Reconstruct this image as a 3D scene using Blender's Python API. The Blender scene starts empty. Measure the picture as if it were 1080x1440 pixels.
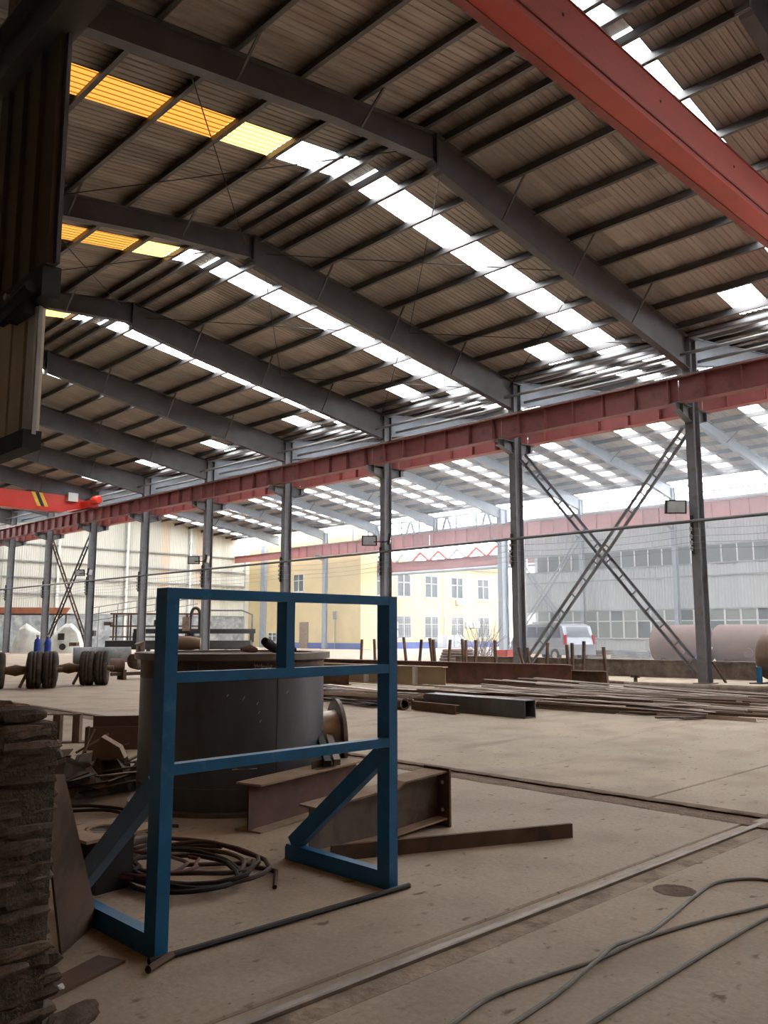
import bpy, math, random
from mathutils import Vector, Matrix
random.seed(7)
sc = bpy.context.scene
col = sc.collection

# ------------------------------------------------------------------ camera, sky, exposure
cd = bpy.data.cameras.new('camera'); cam = bpy.data.objects.new('camera', cd); col.objects.link(cam)
cd.sensor_fit = 'VERTICAL'; cd.sensor_height = 36.0; cd.sensor_width = 27.0
cd.lens = 36.0 * 1191.0 / 1440.0
cd.clip_end = 600
YAW, PITCH, CAMH = 0.7955, 0.1406, 1.4477
cam.location = (0, 0, CAMH)
cam.rotation_euler = (math.pi / 2 + PITCH, 0, YAW - math.pi / 2)
sc.camera = cam

world = bpy.data.worlds.new('overcast_sky'); sc.world = world; world.use_nodes = True
wn = world.node_tree.nodes; wl = world.node_tree.links
bg = wn['Background']; bg.inputs[0].default_value = (0.95, 0.97, 1.0, 1); bg.inputs[1].default_value = 18.5

sc.view_settings.view_transform = 'Standard'; sc.view_settings.look = 'None'
sc.view_settings.gamma = 1.0; sc.view_settings.use_curve_mapping = False
sc.view_settings.exposure = 0.0
cy = sc.cycles
cy.use_denoising = True
cy.max_bounces = 8; cy.diffuse_bounces = 5; cy.glossy_bounces = 3; cy.transparent_max_bounces = 12
cy.sample_clamp_indirect = 8.0
cy.caustics_reflective = False; cy.caustics_refractive = False

# ------------------------------------------------------------------ layout constants (metres; X across the halls, Y along them)
S = 6.4
XB, XC, Y0 = 23.40, 47.53, 10.97          # middle column row, far column row, first column
YE = Y0 + 9 * S + 0.15                    # end wall
YS = Y0 - 4 * S                           # wall behind the camera
XA = -0.4                                 # near side wall
RN, RF = 12.2, 35.46                      # ridges
SL = 0.145
def zs(x, far=False):
    return (12.05 - SL * abs(x - RF)) if far else (11.9 - SL * abs(x - RN))
def colY(k): return Y0 + k * S

# ------------------------------------------------------------------ materials
MATS = {}
def pm(name, c, rough=0.7, metal=0.0, var=0.25, scale=3.0, bump=0.0, rust=None, rustamt=0.5, rscale=2.0, rand=0.0, stretch=(1, 1, 1), world_co=False):
    """procedural paint / metal / masonry with mottling, optional second colour in patches, optional per-object shade"""
    if name in MATS: return MATS[name]
    m = bpy.data.materials.new(name); m.use_nodes = True
    n = m.node_tree.nodes; l = m.node_tree.links
    b = n['Principled BSDF']
    b.inputs['Roughness'].default_value = rough; b.inputs['Metallic'].default_value = metal
    if world_co:
        g = n.new('ShaderNodeNewGeometry'); src = g.outputs['Position']
    else:
        tc = n.new('ShaderNodeTexCoord'); src = tc.outputs['Object']
    mp = n.new('ShaderNodeMapping'); mp.inputs['Scale'].default_value = stretch; l.new(src, mp.inputs['Vector'])
    nz = n.new('ShaderNodeTexNoise'); nz.inputs['Scale'].default_value = scale; nz.inputs['Detail'].default_value = 6
    l.new(mp.outputs[0], nz.inputs['Vector'])
    mr = n.new('ShaderNodeMapRange'); mr.inputs[1].default_value = 0.25; mr.inputs[2].default_value = 0.75
    mr.inputs[3].default_value = 1 - var; mr.inputs[4].default_value = 1 + var
    l.new(nz.outputs[0], mr.inputs[0])
    mul = n.new('ShaderNodeMix'); mul.data_type = 'RGBA'; mul.blend_type = 'MULTIPLY'; mul.inputs[0].default_value = 1
    mul.inputs[6].default_value = (*c, 1); l.new(mr.outputs[0], mul.inputs[7])
    out = mul.outputs[2]
    if rust:
        n2 = n.new('ShaderNodeTexNoise'); n2.inputs['Scale'].default_value = rscale; n2.inputs['Detail'].default_value = 8
        n2.inputs['Roughness'].default_value = 0.65
        l.new(mp.outputs[0], n2.inputs['Vector'])
        r = n.new('ShaderNodeMapRange'); r.inputs[1].default_value = 0.62 - rustamt * 0.3; r.inputs[2].default_value = 0.78 - rustamt * 0.3
        l.new(n2.outputs[0], r.inputs[0])
        mx = n.new('ShaderNodeMix'); mx.data_type = 'RGBA'; l.new(r.outputs[0], mx.inputs[0]); l.new(out, mx.inputs[6])
        mx.inputs[7].default_value = (*rust, 1); out = mx.outputs[2]
    if rand:
        oi = n.new('ShaderNodeObjectInfo'); rr = n.new('ShaderNodeMapRange')
        rr.inputs[3].default_value = 1 - rand; rr.inputs[4].default_value = 1 + rand
        l.new(oi.outputs['Random'], rr.inputs[0])
        m2 = n.new('ShaderNodeMix'); m2.data_type = 'RGBA'; m2.blend_type = 'MULTIPLY'; m2.inputs[0].default_value = 1
        l.new(out, m2.inputs[6]); l.new(rr.outputs[0], m2.inputs[7]); out = m2.outputs[2]
    l.new(out, b.inputs['Base Color'])
    if bump:
        bp = n.new('ShaderNodeBump'); bp.inputs['Strength'].default_value = bump; bp.inputs['Distance'].default_value = 0.02
        n3 = n.new('ShaderNodeTexNoise'); n3.inputs['Scale'].default_value = scale * 6; n3.inputs['Detail'].default_value = 5
        l.new(mp.outputs[0], n3.inputs['Vector'])
        l.new(n3.outputs[0], bp.inputs['Height']); l.new(bp.outputs[0], b.inputs['Normal'])
    MATS[name] = m
    return m

def sheet_glass(name, tint, stripe, diffuse, width=0.152):
    """ribbed fibreglass roof light: lets the sky through, ribs a little denser"""
    m = bpy.data.materials.new(name); m.use_nodes = True
    n = m.node_tree.nodes; l = m.node_tree.links
    n.remove(n['Principled BSDF'])
    tc = n.new('ShaderNodeTexCoord'); sx = n.new('ShaderNodeSeparateXYZ'); l.new(tc.outputs['Object'], sx.inputs[0])
    md = n.new('ShaderNodeMath'); md.operation = 'PINGPONG'; md.inputs[1].default_value = width / 2; l.new(sx.outputs['Y'], md.inputs[0])
    mr = n.new('ShaderNodeMapRange'); mr.inputs[1].default_value = width * 0.22; mr.inputs[2].default_value = width * 0.32; l.new(md.outputs[0], mr.inputs[0])
    mx = n.new('ShaderNodeMix'); mx.data_type = 'RGBA'; mx.inputs[6].default_value = (*tint, 1); mx.inputs[7].default_value = (*stripe, 1)
    l.new(mr.outputs[0], mx.inputs[0])
    tr = n.new('ShaderNodeBsdfTransparent'); l.new(mx.outputs[2], tr.inputs[0])
    df = n.new('ShaderNodeBsdfTranslucent'); df.inputs[0].default_value = (*diffuse, 1)
    ms = n.new('ShaderNodeMixShader'); ms.inputs[0].default_value = 0.15
    l.new(tr.outputs[0], ms.inputs[1]); l.new(df.outputs[0], ms.inputs[2]); l.new(ms.outputs[0], n['Material Output'].inputs[0])
    return m

def floor_material():
    m = bpy.data.materials.new('dusty_concrete'); m.use_nodes = True
    n = m.node_tree.nodes; l = m.node_tree.links; b = n['Principled BSDF']
    g = n.new('ShaderNodeNewGeometry'); P = g.outputs['Position']
    def noise(s, d=6, st=None):
        t = n.new('ShaderNodeTexNoise'); t.inputs['Scale'].default_value = s; t.inputs['Detail'].default_value = d
        if st:
            mp = n.new('ShaderNodeMapping'); mp.inputs['Scale'].default_value = st; l.new(P, mp.inputs[0]); l.new(mp.outputs[0], t.inputs['Vector'])
        else: l.new(P, t.inputs['Vector'])
        return t.outputs[0]
    def rng(s, a, b_, c=0, d=1):
        r = n.new('ShaderNodeMapRange'); r.inputs[1].default_value = a; r.inputs[2].default_value = b_; r.inputs[3].default_value = c; r.inputs[4].default_value = d
        l.new(s, r.inputs[0]); return r.outputs[0]
    def mix(f, a, b_, mode='MIX'):
        x = n.new('ShaderNodeMix'); x.data_type = 'RGBA'; x.blend_type = mode
        if isinstance(f, float): x.inputs[0].default_value = f
        else: l.new(f, x.inputs[0])
        for i, q in ((6, a), (7, b_)):
            if isinstance(q, tuple): x.inputs[i].default_value = (*q, 1)
            else: l.new(q, x.inputs[i])
        return x.outputs[2]
    c = mix(rng(noise(0.35), 0.35, 0.65), (0.455, 0.362, 0.262), (0.385, 0.312, 0.235))
    c = mix(rng(noise(1.3, 8), 0.45, 0.75), c, (0.30, 0.228, 0.162))
    c = mix(rng(noise(0.9, 7, (0.3, 2.2, 1)), 0.60, 0.80), c, (0.18, 0.125, 0.085))
    c = mix(rng(noise(7.0, 4, (1, 1.6, 1)), 0.635, 0.72), c, (0.16, 0.115, 0.08))
    c = mix(rng(noise(26.0, 3), 0.68, 0.76), c, (0.12, 0.09, 0.07))
    c = mix(1.0, c, mix(rng(noise(40.0, 3), 0.3, 0.7), (0.9, 0.9, 0.9), (1.08, 1.08, 1.08)), 'MULTIPLY')
    l.new(c, b.inputs['Base Color']); b.inputs['Roughness'].default_value = 0.75
    bp = n.new('ShaderNodeBump'); bp.inputs['Strength'].default_value = 0.25; bp.inputs['Distance'].default_value = 0.02
    l.new(noise(18.0, 8), bp.inputs['Height']); l.new(bp.outputs[0], b.inputs['Normal'])
    return m

M_floor = floor_material()
M_dirt = pm('joint_dirt', (0.13, 0.09, 0.06), 0.95, var=0.5, scale=9, bump=0.6, world_co=True)
M_joint = pm('packed_dirt', (0.19, 0.13, 0.088), 0.95, var=0.4, scale=7, bump=0.6, world_co=True)
M_groove = pm('groove_dust', (0.36, 0.28, 0.205), 0.9, var=0.25, scale=5, bump=0.5, rust=(0.17, 0.12, 0.085), rustamt=0.45, rscale=3.5, world_co=True)
M_yard = pm('yard_concrete', (0.42, 0.40, 0.38), 0.9, var=0.15, scale=0.7, world_co=True)
M_sheet = pm('roof_sheet_beige', (0.37, 0.325, 0.28), 0.62, var=0.16, scale=1.2, rust=(0.25, 0.19, 0.145), rustamt=0.35, rscale=0.5, rand=0.22, stretch=(0.35, 3, 1))
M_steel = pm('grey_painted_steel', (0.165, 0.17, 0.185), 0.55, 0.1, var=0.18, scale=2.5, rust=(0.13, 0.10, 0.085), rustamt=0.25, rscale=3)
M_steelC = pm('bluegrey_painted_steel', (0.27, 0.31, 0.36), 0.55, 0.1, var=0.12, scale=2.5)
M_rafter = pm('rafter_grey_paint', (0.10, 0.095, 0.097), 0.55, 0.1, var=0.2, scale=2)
M_purlin = pm('galvanised_purlin', (0.12, 0.115, 0.115), 0.42, 0.4, var=0.2, scale=2, stretch=(1, .1, 1))
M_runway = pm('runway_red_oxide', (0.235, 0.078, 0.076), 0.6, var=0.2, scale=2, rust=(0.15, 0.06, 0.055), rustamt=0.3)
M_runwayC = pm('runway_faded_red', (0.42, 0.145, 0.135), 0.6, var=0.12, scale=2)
M_crane = pm('crane_red_enamel', (0.52, 0.052, 0.028), 0.38, var=0.12, scale=1.5)
M_crane2 = pm('crane_orange_red_enamel', (0.62, 0.035, 0.016), 0.38, var=0.1, scale=1.5)
M_craneShade = pm('crane_red_shaded_side', (0.42, 0.065, 0.045), 0.5, var=0.15, scale=2, rust=(0.30, 0.06, 0.045), rustamt=0.3, rscale=2, stretch=(.3, 1, 1))  # same crane paint, with the shade of the girder side mixed into its red
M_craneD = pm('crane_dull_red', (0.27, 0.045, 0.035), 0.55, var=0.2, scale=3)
M_rail = pm('rail_steel', (0.24, 0.195, 0.16), 0.5, 0.6, var=0.3, scale=6)
M_blue = pm('blue_gloss_paint', (0.006, 0.135, 0.31), 0.38, var=0.16, scale=7, rust=(0.04, 0.21, 0.38), rustamt=0.12, rscale=9)
M_tank = pm('mill_scale_steel', (0.12, 0.126, 0.136), 0.45, 0.35, var=0.3, scale=3, rust=(0.11, 0.10, 0.092), rustamt=0.2, rscale=5, stretch=(1, 1, .35))
M_tankrust = pm('heated_rusty_band', (0.085, 0.06, 0.047), 0.65, 0.2, var=0.4, scale=6, rust=(0.19, 0.095, 0.05), rustamt=0.45, rscale=4)
M_rim = pm('rim_steel', (0.20, 0.165, 0.14), 0.5, 0.5, var=0.25, scale=8)
M_silver = pm('ground_steel', (0.52, 0.47, 0.42), 0.35, 0.7, var=0.3, scale=10)
M_rust = pm('brown_rust', (0.135, 0.078, 0.05), 0.85, var=0.3, scale=5, rust=(0.075, 0.05, 0.038), rustamt=0.45, rscale=4, rand=0.2)
M_rustR = pm('red_primer_rust', (0.15, 0.07, 0.055), 0.8, var=0.25, scale=4, rust=(0.085, 0.055, 0.045), rustamt=0.4, rscale=3, rand=0.12)
M_rustG = pm('grey_rusty_plate', (0.19, 0.15, 0.115), 0.75, 0.1, var=0.3, scale=5, rust=(0.12, 0.075, 0.05), rustamt=0.5, rscale=3, rand=0.12)
M_creamb = pm('cream_dusted_steel', (0.36, 0.29, 0.19), 0.8, var=0.2, scale=3)
M_dust = pm('dusty_flange_top', (0.33, 0.23, 0.155), 0.85, var=0.25, scale=6)
M_bar = pm('bar_stock', (0.17, 0.125, 0.10), 0.6, 0.25, var=0.3, scale=3, rust=(0.10, 0.06, 0.042), rustamt=0.5, rscale=2, rand=0.45, stretch=(1, .3, 1))
M_barL = pm('bar_stock_pale', (0.60, 0.52, 0.45), 0.5, 0.15, var=0.3, scale=3, rand=0.25, stretch=(1, .3, 1))
M_dark = pm('blackened_steel', (0.025, 0.024, 0.024), 0.6, 0.2, var=0.3, scale=6)
M_black = pm('black_rubber', (0.018, 0.016, 0.015), 0.8, var=0.4, scale=10, rand=0.2)
M_tyre = pm('dusty_tyre_rubber', (0.040, 0.032, 0.026), 0.9, var=0.35, scale=9, rust=(0.085, 0.06, 0.045), rustamt=0.3, rscale=6)
M_axle = pm('ochre_axle', (0.16, 0.095, 0.045), 0.7, var=0.3, scale=6)
M_cream = pm('cream_cladding', (0.58, 0.57, 0.51), 0.6, var=0.08, scale=0.6, rand=0.10, stretch=(1, 1, .2))
M_pink = pm('buff_cladding', (0.60, 0.50, 0.40), 0.6, var=0.08, scale=0.6)
M_grey = pm('pale_grey_cladding', (0.44, 0.46, 0.475), 0.55, var=0.07, scale=0.8, rand=0.07, stretch=(1, 1, .2))
M_girt = pm('girt_grey', (0.27, 0.28, 0.285), 0.55, 0.2)
M_girtW = pm('white_post', (0.70, 0.70, 0.67), 0.55)
M_stone = pm('grey_rendered_wall', (0.24, 0.26, 0.275), 0.9, var=0.35, scale=1.6, rust=(0.40, 0.41, 0.40), rustamt=0.5, rscale=1.5)
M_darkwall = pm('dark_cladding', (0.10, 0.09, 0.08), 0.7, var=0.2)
M_panelD = pm('brown_sheet', (0.12, 0.085, 0.06), 0.7, var=0.25, scale=3, stretch=(1, 1, .1))
M_panelL = pm('tan_sheet', (0.66, 0.50, 0.28), 0.45, var=0.2, scale=3, stretch=(1, 1, .1))
M_panelW = pm('pale_sheet', (0.85, 0.80, 0.70), 0.45, var=0.15, scale=3, stretch=(1, 1, .1))
M_frame = pm('white_window_frame', (0.66, 0.67, 0.66), 0.45, var=0.05)
M_pane = pm('grey_window_glass', (0.12, 0.13, 0.13), 0.12, var=0.25, scale=0.6, rand=0.3)
M_paneG = pm('greenish_window_glass', (0.21, 0.24, 0.22), 0.15, var=0.2, scale=0.8, rand=0.22)
M_paneD = pm('dark_window_glass', (0.07, 0.08, 0.09), 0.35, var=0.2, scale=2, rand=0.25)
M_yellow = pm('yellow_render', (0.57, 0.47, 0.25), 0.9, var=0.07, scale=0.8, rust=(0.50, 0.41, 0.21), rustamt=0.2, rscale=1)
M_yblue = pm('blue_skirting', (0.055, 0.085, 0.30), 0.8, var=0.2, scale=2)
M_cornice = pm('brown_cornice', (0.30, 0.20, 0.13), 0.8)
M_white = pm('white_plastic', (0.60, 0.60, 0.58), 0.5, var=0.08)
M_wood = pm('grey_wood', (0.24, 0.165, 0.11), 0.85, var=0.35, scale=8, rand=0.3)
M_brick = pm('old_brick', (0.105, 0.072, 0.052), 0.95, var=0.5, scale=14, bump=0.45, rust=(0.16, 0.125, 0.095), rustamt=0.4, rscale=6, rand=0.5)
M_brickO = pm('broken_brick_face', (0.26, 0.115, 0.05), 0.95, var=0.4, scale=14, bump=0.6, rand=0.3)
M_mortar = pm('old_mortar', (0.10, 0.078, 0.060), 0.98, var=0.5, scale=16, bump=1.0)
M_hose = pm('brown_hose', (0.075, 0.046, 0.036), 0.7, var=0.3, scale=9, rand=0.3)
M_hoseR = pm('red_hose', (0.12, 0.03, 0.03), 0.65, var=0.3, scale=9)
M_cable = pm('grey_cable', (0.21, 0.195, 0.175), 0.6, var=0.2, scale=9)
M_van = pm('silver_grey_car_paint', (0.34, 0.37, 0.42), 0.25, 0.3, var=0.05)
M_vanglass = pm('tinted_car_glass', (0.10, 0.12, 0.15), 0.1, var=0.1)
M_red = pm('red_lens', (0.35, 0.02, 0.02), 0.3, var=0.1)
M_drum = pm('drum_primer', (0.165, 0.105, 0.092), 0.75, var=0.18, scale=2, rust=(0.15, 0.10, 0.09), rustamt=0.3, rscale=2, rand=0.08)
M_drum3 = pm('drum_rust', (0.15, 0.095, 0.065), 0.75, var=0.25, scale=3, rust=(0.10, 0.062, 0.045), rustamt=0.4)
M_bluep = pm('blue_plastic', (0.03, 0.10, 0.5), 0.4, var=0.2, scale=8)
M_tarp = pm('pale_tarp', (0.50, 0.50, 0.46), 0.8, var=0.3, scale=1.6)
M_orange = pm('rust_orange_sheet', (0.40, 0.145, 0.08), 0.75, var=0.2)
M_stripeY = pm('yellow_stripe', (0.8, 0.5, 0.05), 0.5)
M_cloth = pm('grey_brown_cloth', (0.12, 0.095, 0.075), 0.95, var=0.4, scale=8)
M_paper = pm('white_paper', (0.7, 0.69, 0.66), 0.8, var=0.1)
M_yellowbit = pm('yellow_scrap', (0.55, 0.38, 0.06), 0.7)
M_chalk = pm('chalk', (0.62, 0.60, 0.56), 0.9)
M_lamp = pm('lamp_glass', (0.42, 0.45, 0.47), 0.15)
M_skyW = sheet_glass('clear_roof_light', (0.86, 0.86, 0.85), (0.72, 0.72, 0.71), (0.9, 0.9, 0.9))
M_skyP = sheet_glass('cream_roof_light', (0.19, 0.112, 0.034), (0.085, 0.042, 0.009), (0.25, 0.16, 0.06))
M_skyA = sheet_glass('amber_roof_light', (0.088, 0.037, 0.0065), (0.048, 0.0135, 0.001), (0.06, 0.022, 0.003))

# ------------------------------------------------------------------ mesh helpers
class MB:
    def __init__(s): s.v = []; s.f = []
    def add(s, vs, fs):
        o = len(s.v); s.v += [tuple(p) for p in vs]; s.f += [tuple(i + o for i in f) for f in fs]; return s
    def box(s, x0, x1, y0, y1, z0, z1):
        return s.add([(x0, y0, z0), (x1, y0, z0), (x1, y1, z0), (x0, y1, z0), (x0, y0, z1), (x1, y0, z1), (x1, y1, z1), (x0, y1, z1)],
                     [(0, 3, 2, 1), (4, 5, 6, 7), (0, 1, 5, 4), (1, 2, 6, 5), (2, 3, 7, 6), (3, 0, 4, 7)])
    def bar(s, p0, p1, w, h, up=(0, 0, 1), off=(0, 0)):
        p0, p1 = Vector(p0), Vector(p1); d = (p1 - p0).normalized(); up = Vector(up)
        if abs(d.dot(up)) > .99: up = Vector((0, 1, 0))
        a = d.cross(up).normalized(); b = a.cross(d).normalized()
        o = a * off[0] + b * off[1]; a = a * w / 2; b = b * h / 2
        vs = [p + o + q for p in (p0, p1) for q in (-a - b, a - b, a + b, -a + b)]
        return s.add(vs, [(0, 3, 2, 1), (4, 5, 6, 7), (0, 1, 5, 4), (1, 2, 6, 5), (2, 3, 7, 6), (3, 0, 4, 7)])
    def isec(s, p0, p1, h, b, tf=.012, tw=.01, up=(0, 0, 1)):
        s.bar(p0, p1, tw, h - 2 * tf, up)
        s.bar(p0, p1, b, tf, up, (0, h / 2 - tf / 2)); s.bar(p0, p1, b, tf, up, (0, -h / 2 + tf / 2)); return s
    def chan(s, p0, p1, h, b, t=.01, up=(0, 0, 1)):
        s.bar(p0, p1, t, h, up, (-b / 2, 0)); s.bar(p0, p1, b, t, up, (0, h / 2 - t / 2)); s.bar(p0, p1, b, t, up, (0, -h / 2 + t / 2)); return s
    def angle(s, p0, p1, b, t=.006, up=(0, 0, 1)):
        s.bar(p0, p1, t, b, up, (-b / 2, 0)); s.bar(p0, p1, b, t, up, (0, -b / 2)); return s
    def hollow(s, p0, p1, w, h, t=.01, up=(0, 0, 1)):
        s.bar(p0, p1, w, t, up, (0, h / 2 - t / 2)); s.bar(p0, p1, w, t, up, (0, -h / 2 + t / 2))
        s.bar(p0, p1, t, h - 2 * t, up, (w / 2 - t / 2, 0)); s.bar(p0, p1, t, h - 2 * t, up, (-w / 2 + t / 2, 0)); return s
    def tube(s, pts, r, n=8, caps=True):
        pts = [Vector(p) for p in pts]; rings = []
        prev = None
        for i, p in enumerate(pts):
            d = (pts[min(i + 1, len(pts) - 1)] - pts[max(i - 1, 0)]).normalized()
            ref = prev if prev is not None else (Vector((0, 0, 1)) if abs(d.z) < .9 else Vector((1, 0, 0)))
            a = (ref - d * ref.dot(d)).normalized(); prev = a; b = d.cross(a)
            rr = r[i] if isinstance(r, (list, tuple)) else r
            rings.append([p + (a * math.cos(2 * math.pi * k / n) + b * math.sin(2 * math.pi * k / n)) * rr for k in range(n)])
        vs = [q for ring in rings for q in ring]; fs = []
        for i in range(len(pts) - 1):
            for k in range(n):
                fs.append((i * n + k, i * n + (k + 1) % n, (i + 1) * n + (k + 1) % n, (i + 1) * n + k))
        if caps:
            fs.append(tuple(range(n))[::-1]); fs.append(tuple((len(pts) - 1) * n + k for k in range(n)))
        return s.add(vs, fs)
    def lathe(s, prof, origin=(0, 0, 0), axis=(0, 0, 1), n=24, closed=False):
        ax = Vector(axis).normalized(); ref = Vector((1, 0, 0)) if abs(ax.x) < .9 else Vector((0, 1, 0))
        a = (ref - ax * ref.dot(ax)).normalized(); b = ax.cross(a); o = Vector(origin)
        vs = [o + ax * t + (a * math.cos(2 * math.pi * k / n) + b * math.sin(2 * math.pi * k / n)) * r for r, t in prof for k in range(n)]
        fs = []; m = len(prof)
        for i in range(m - (0 if closed else 1)):
            j = (i + 1) % m
            for k in range(n):
                fs.append((i * n + k, i * n + (k + 1) % n, j * n + (k + 1) % n, j * n + k))
        return s.add(vs, fs)
    def prism(s, poly, o, u, v, w, t):
        """polygon in plane (u,v) at o, thickness t along w, centred"""
        o, u, v, w = Vector(o), Vector(u), Vector(v), Vector(w); n = len(poly)
        vs = [o + u * a + v * b + w * (t * q) for q in (-.5, .5) for a, b in poly]
        fs = [tuple(range(n))[::-1], tuple(range(n, 2 * n))] + [(i, (i + 1) % n, n + (i + 1) % n, n + i) for i in range(n)]
        return s.add(vs, fs)
    def mesh(s, name, mat, smooth=False):
        me = bpy.data.meshes.new(name); me.from_pydata(s.v, [], s.f); me.update()
        import bmesh
        b = bmesh.new(); b.from_mesh(me); bmesh.ops.recalc_face_normals(b, faces=b.faces); b.to_mesh(me); b.free()
        if mat: me.materials.append(mat)
        if smooth:
            me.shade_smooth()
        return me

def put(name, me, parent=None, loc=None, rot=None):
    o = bpy.data.objects.new(name, me); col.objects.link(o)
    if parent: o.parent = parent
    if loc: o.location = loc
    if rot: o.rotation_euler = rot
    return o
def obj(name, mb, mat, parent=None, loc=None, rot=None, smooth=False):
    o = put(name, mb.mesh(name, mat, smooth), parent, loc, rot)
    if smooth:
        es = o.modifiers.new('edges', 'EDGE_SPLIT'); es.split_angle = math.radians(40)
    return o
def tag(o, label=None, cat=None, group=None, kind=None):
    if label: o['label'] = label
    if cat: o['category'] = cat
    if group: o['group'] = group
    if kind: o['kind'] = kind
    return o
def empty(name, loc=(0, 0, 0), rz=0, label=None, cat=None, group=None, kind=None):
    o = bpy.data.objects.new(name, None); col.objects.link(o); o.location = loc; o.rotation_euler = (0, 0, rz); o.empty_display_size = .2
    return tag(o, label, cat, group, kind)
def copy_tree(o, parent=None):
    c = o.copy(); col.objects.link(c); c.parent = parent
    for ch in list(o.children): copy_tree(ch, c)
    return c

def corr(along, width, zfun, ribs=6, depth=.028, axis='roof'):
    """corrugated sheet mesh; roof: length along X from x0 to x1 (zfun gives height), width along Y, centred on Y=0
       wall: length along Z from z0 to z1, width along first horizontal axis, depth along second"""
    mb = MB(); p = width / ribs; prof = []
    for i in range(ribs):
        a = -width / 2 + i * p
        prof += [(a, 0), (a + p * .50, 0), (a + p * .60, depth), (a + p * .90, depth)]
    prof.append((width / 2, 0))
    vs = []
    for q in along:
        for a, d in prof:
            vs.append((q, a, zfun(q) + d) if axis == 'roof' else ((a, d, q) if axis == 'wallx' else (d, a, q)))
    n = len(prof); fs = [(j * n + i, j * n + i + 1, (j + 1) * n + i + 1, (j + 1) * n + i) for j in range(len(along) - 1) for i in range(n - 1)]
    return mb.add(vs, fs)

# ================================================================== FLOOR
fl = obj('floor', MB().box(XA, 48.4, YS, YE, -.5, -.045), M_dirt); tag(fl, 'dusty tan concrete slab floor of the workshop', kind='structure')
def slab(x0, x1, y0, y1):
    g = .012; mb = MB(); b = .008
    x0 += g; x1 -= g; y0 += g; y1 -= g
    mb.add([(x0, y0, -.05), (x1, y0, -.05), (x1, y1, -.05), (x0, y1, -.05),
            (x0, y0, -b), (x1, y0, -b), (x1, y1, -b), (x0, y1, -b),
            (x0 + b, y0 + b, 0), (x1 - b, y0 + b, 0), (x1 - b, y1 - b, 0), (x0 + b, y1 - b, 0)],
           [(0, 1, 5, 4), (1, 2, 6, 5), (2, 3, 7, 6), (3, 0, 4, 7), (4, 5, 9, 8), (5, 6, 10, 9), (6, 7, 11, 10), (7, 4, 8, 11), (8, 9, 10, 11)])
    obj('floor_slab', mb, M_floor, fl)
for (a, b) in ((XA, 6.76), (7.0, 15.2), (15.2, XB - .2), (XB - .2, 31.5), (31.5, 39.5), (39.5, 48.3)):
    ys = [YS, -8.0, -2.0, 2.64]
    for y0, y1 in zip(ys[:-1], ys[1:]): slab(a, b, y0, y1)
    ys = [2.88, 15.6, 28.4, 41.2, 54.0, YE - .1] if a < 6 else ([2.88, 3.9, 15.6, 28.4, 41.2, 54.0, YE - .1] if a < 10 else [2.88, 9.2, 15.6, 22.0, 28.4, 34.8, 41.2, 54.0, YE - .1])
    for y0, y1 in zip(ys[:-1], ys[1:]): slab(a, b, y0, y1)
rj = random.Random(2)
def ragged_strip(p0, p1, w, z, mat, n, name):
    p0, p1 = Vector(p0), Vector(p1); d = (p1 - p0); sd = Vector((-d.y, d.x, 0)).normalized(); vs = []
    for i in range(n + 1):
        c = p0 + d * (i / n)
        for q, e in ((-1, 0), (-.55, 1), (0, .8), (.55, 1), (1, 0)):
            v = c + sd * (q * w / 2 * (1 + rj.uniform(-.25, .25))); vs.append((v.x, v.y, z * (e + rj.uniform(-.25, .25) * (e > 0)) + .0015))
    fs = [(i * 5 + j, i * 5 + j + 1, (i + 1) * 5 + j + 1, (i + 1) * 5 + j) for i in range(n) for j in range(4)]
    return obj(name, MB().add(vs, fs), mat, fl)
obj('joint_fill', MB().box(6.76, 7.0, YS, YE - .1, -.046, -.014), M_joint, fl)
obj('joint_fill', MB().box(XA, 48.3, 2.64, 2.765, -.046, -.010), M_groove, fl)
ragged_strip((6.70, YS, 0), (6.70, 40, 0), .16, .004, M_joint, 260, 'dirt_ridge')
ragged_strip((7.05, YS, 0), (7.05, 40, 0), .13, .004, M_joint, 260, 'dirt_ridge')
gr = obj('ground', MB().box(-60, 190, -80, 190, -1.0, -.06), M_yard); tag(gr, 'pale concrete yard outside the halls', kind='structure')

# floor rail along X
rl = empty('floor_rail', (0, 2.79, 0), label='worn steel rail set in a floor groove running past the blue frame', cat='rail')
obj('rail_head', MB().prism([(-.022, -.04), (.022, -.04), (.022, .004), (.015, .009), (-.015, .009), (-.022, .004)], (8, 0, 0), (0, 1, 0), (0, 0, 1), (1, 0, 0), 18), M_rail, rl)
obj('rail_foot', MB().box(-1, 17, .03, .088, -.045, -.004), M_floor, rl)

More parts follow.
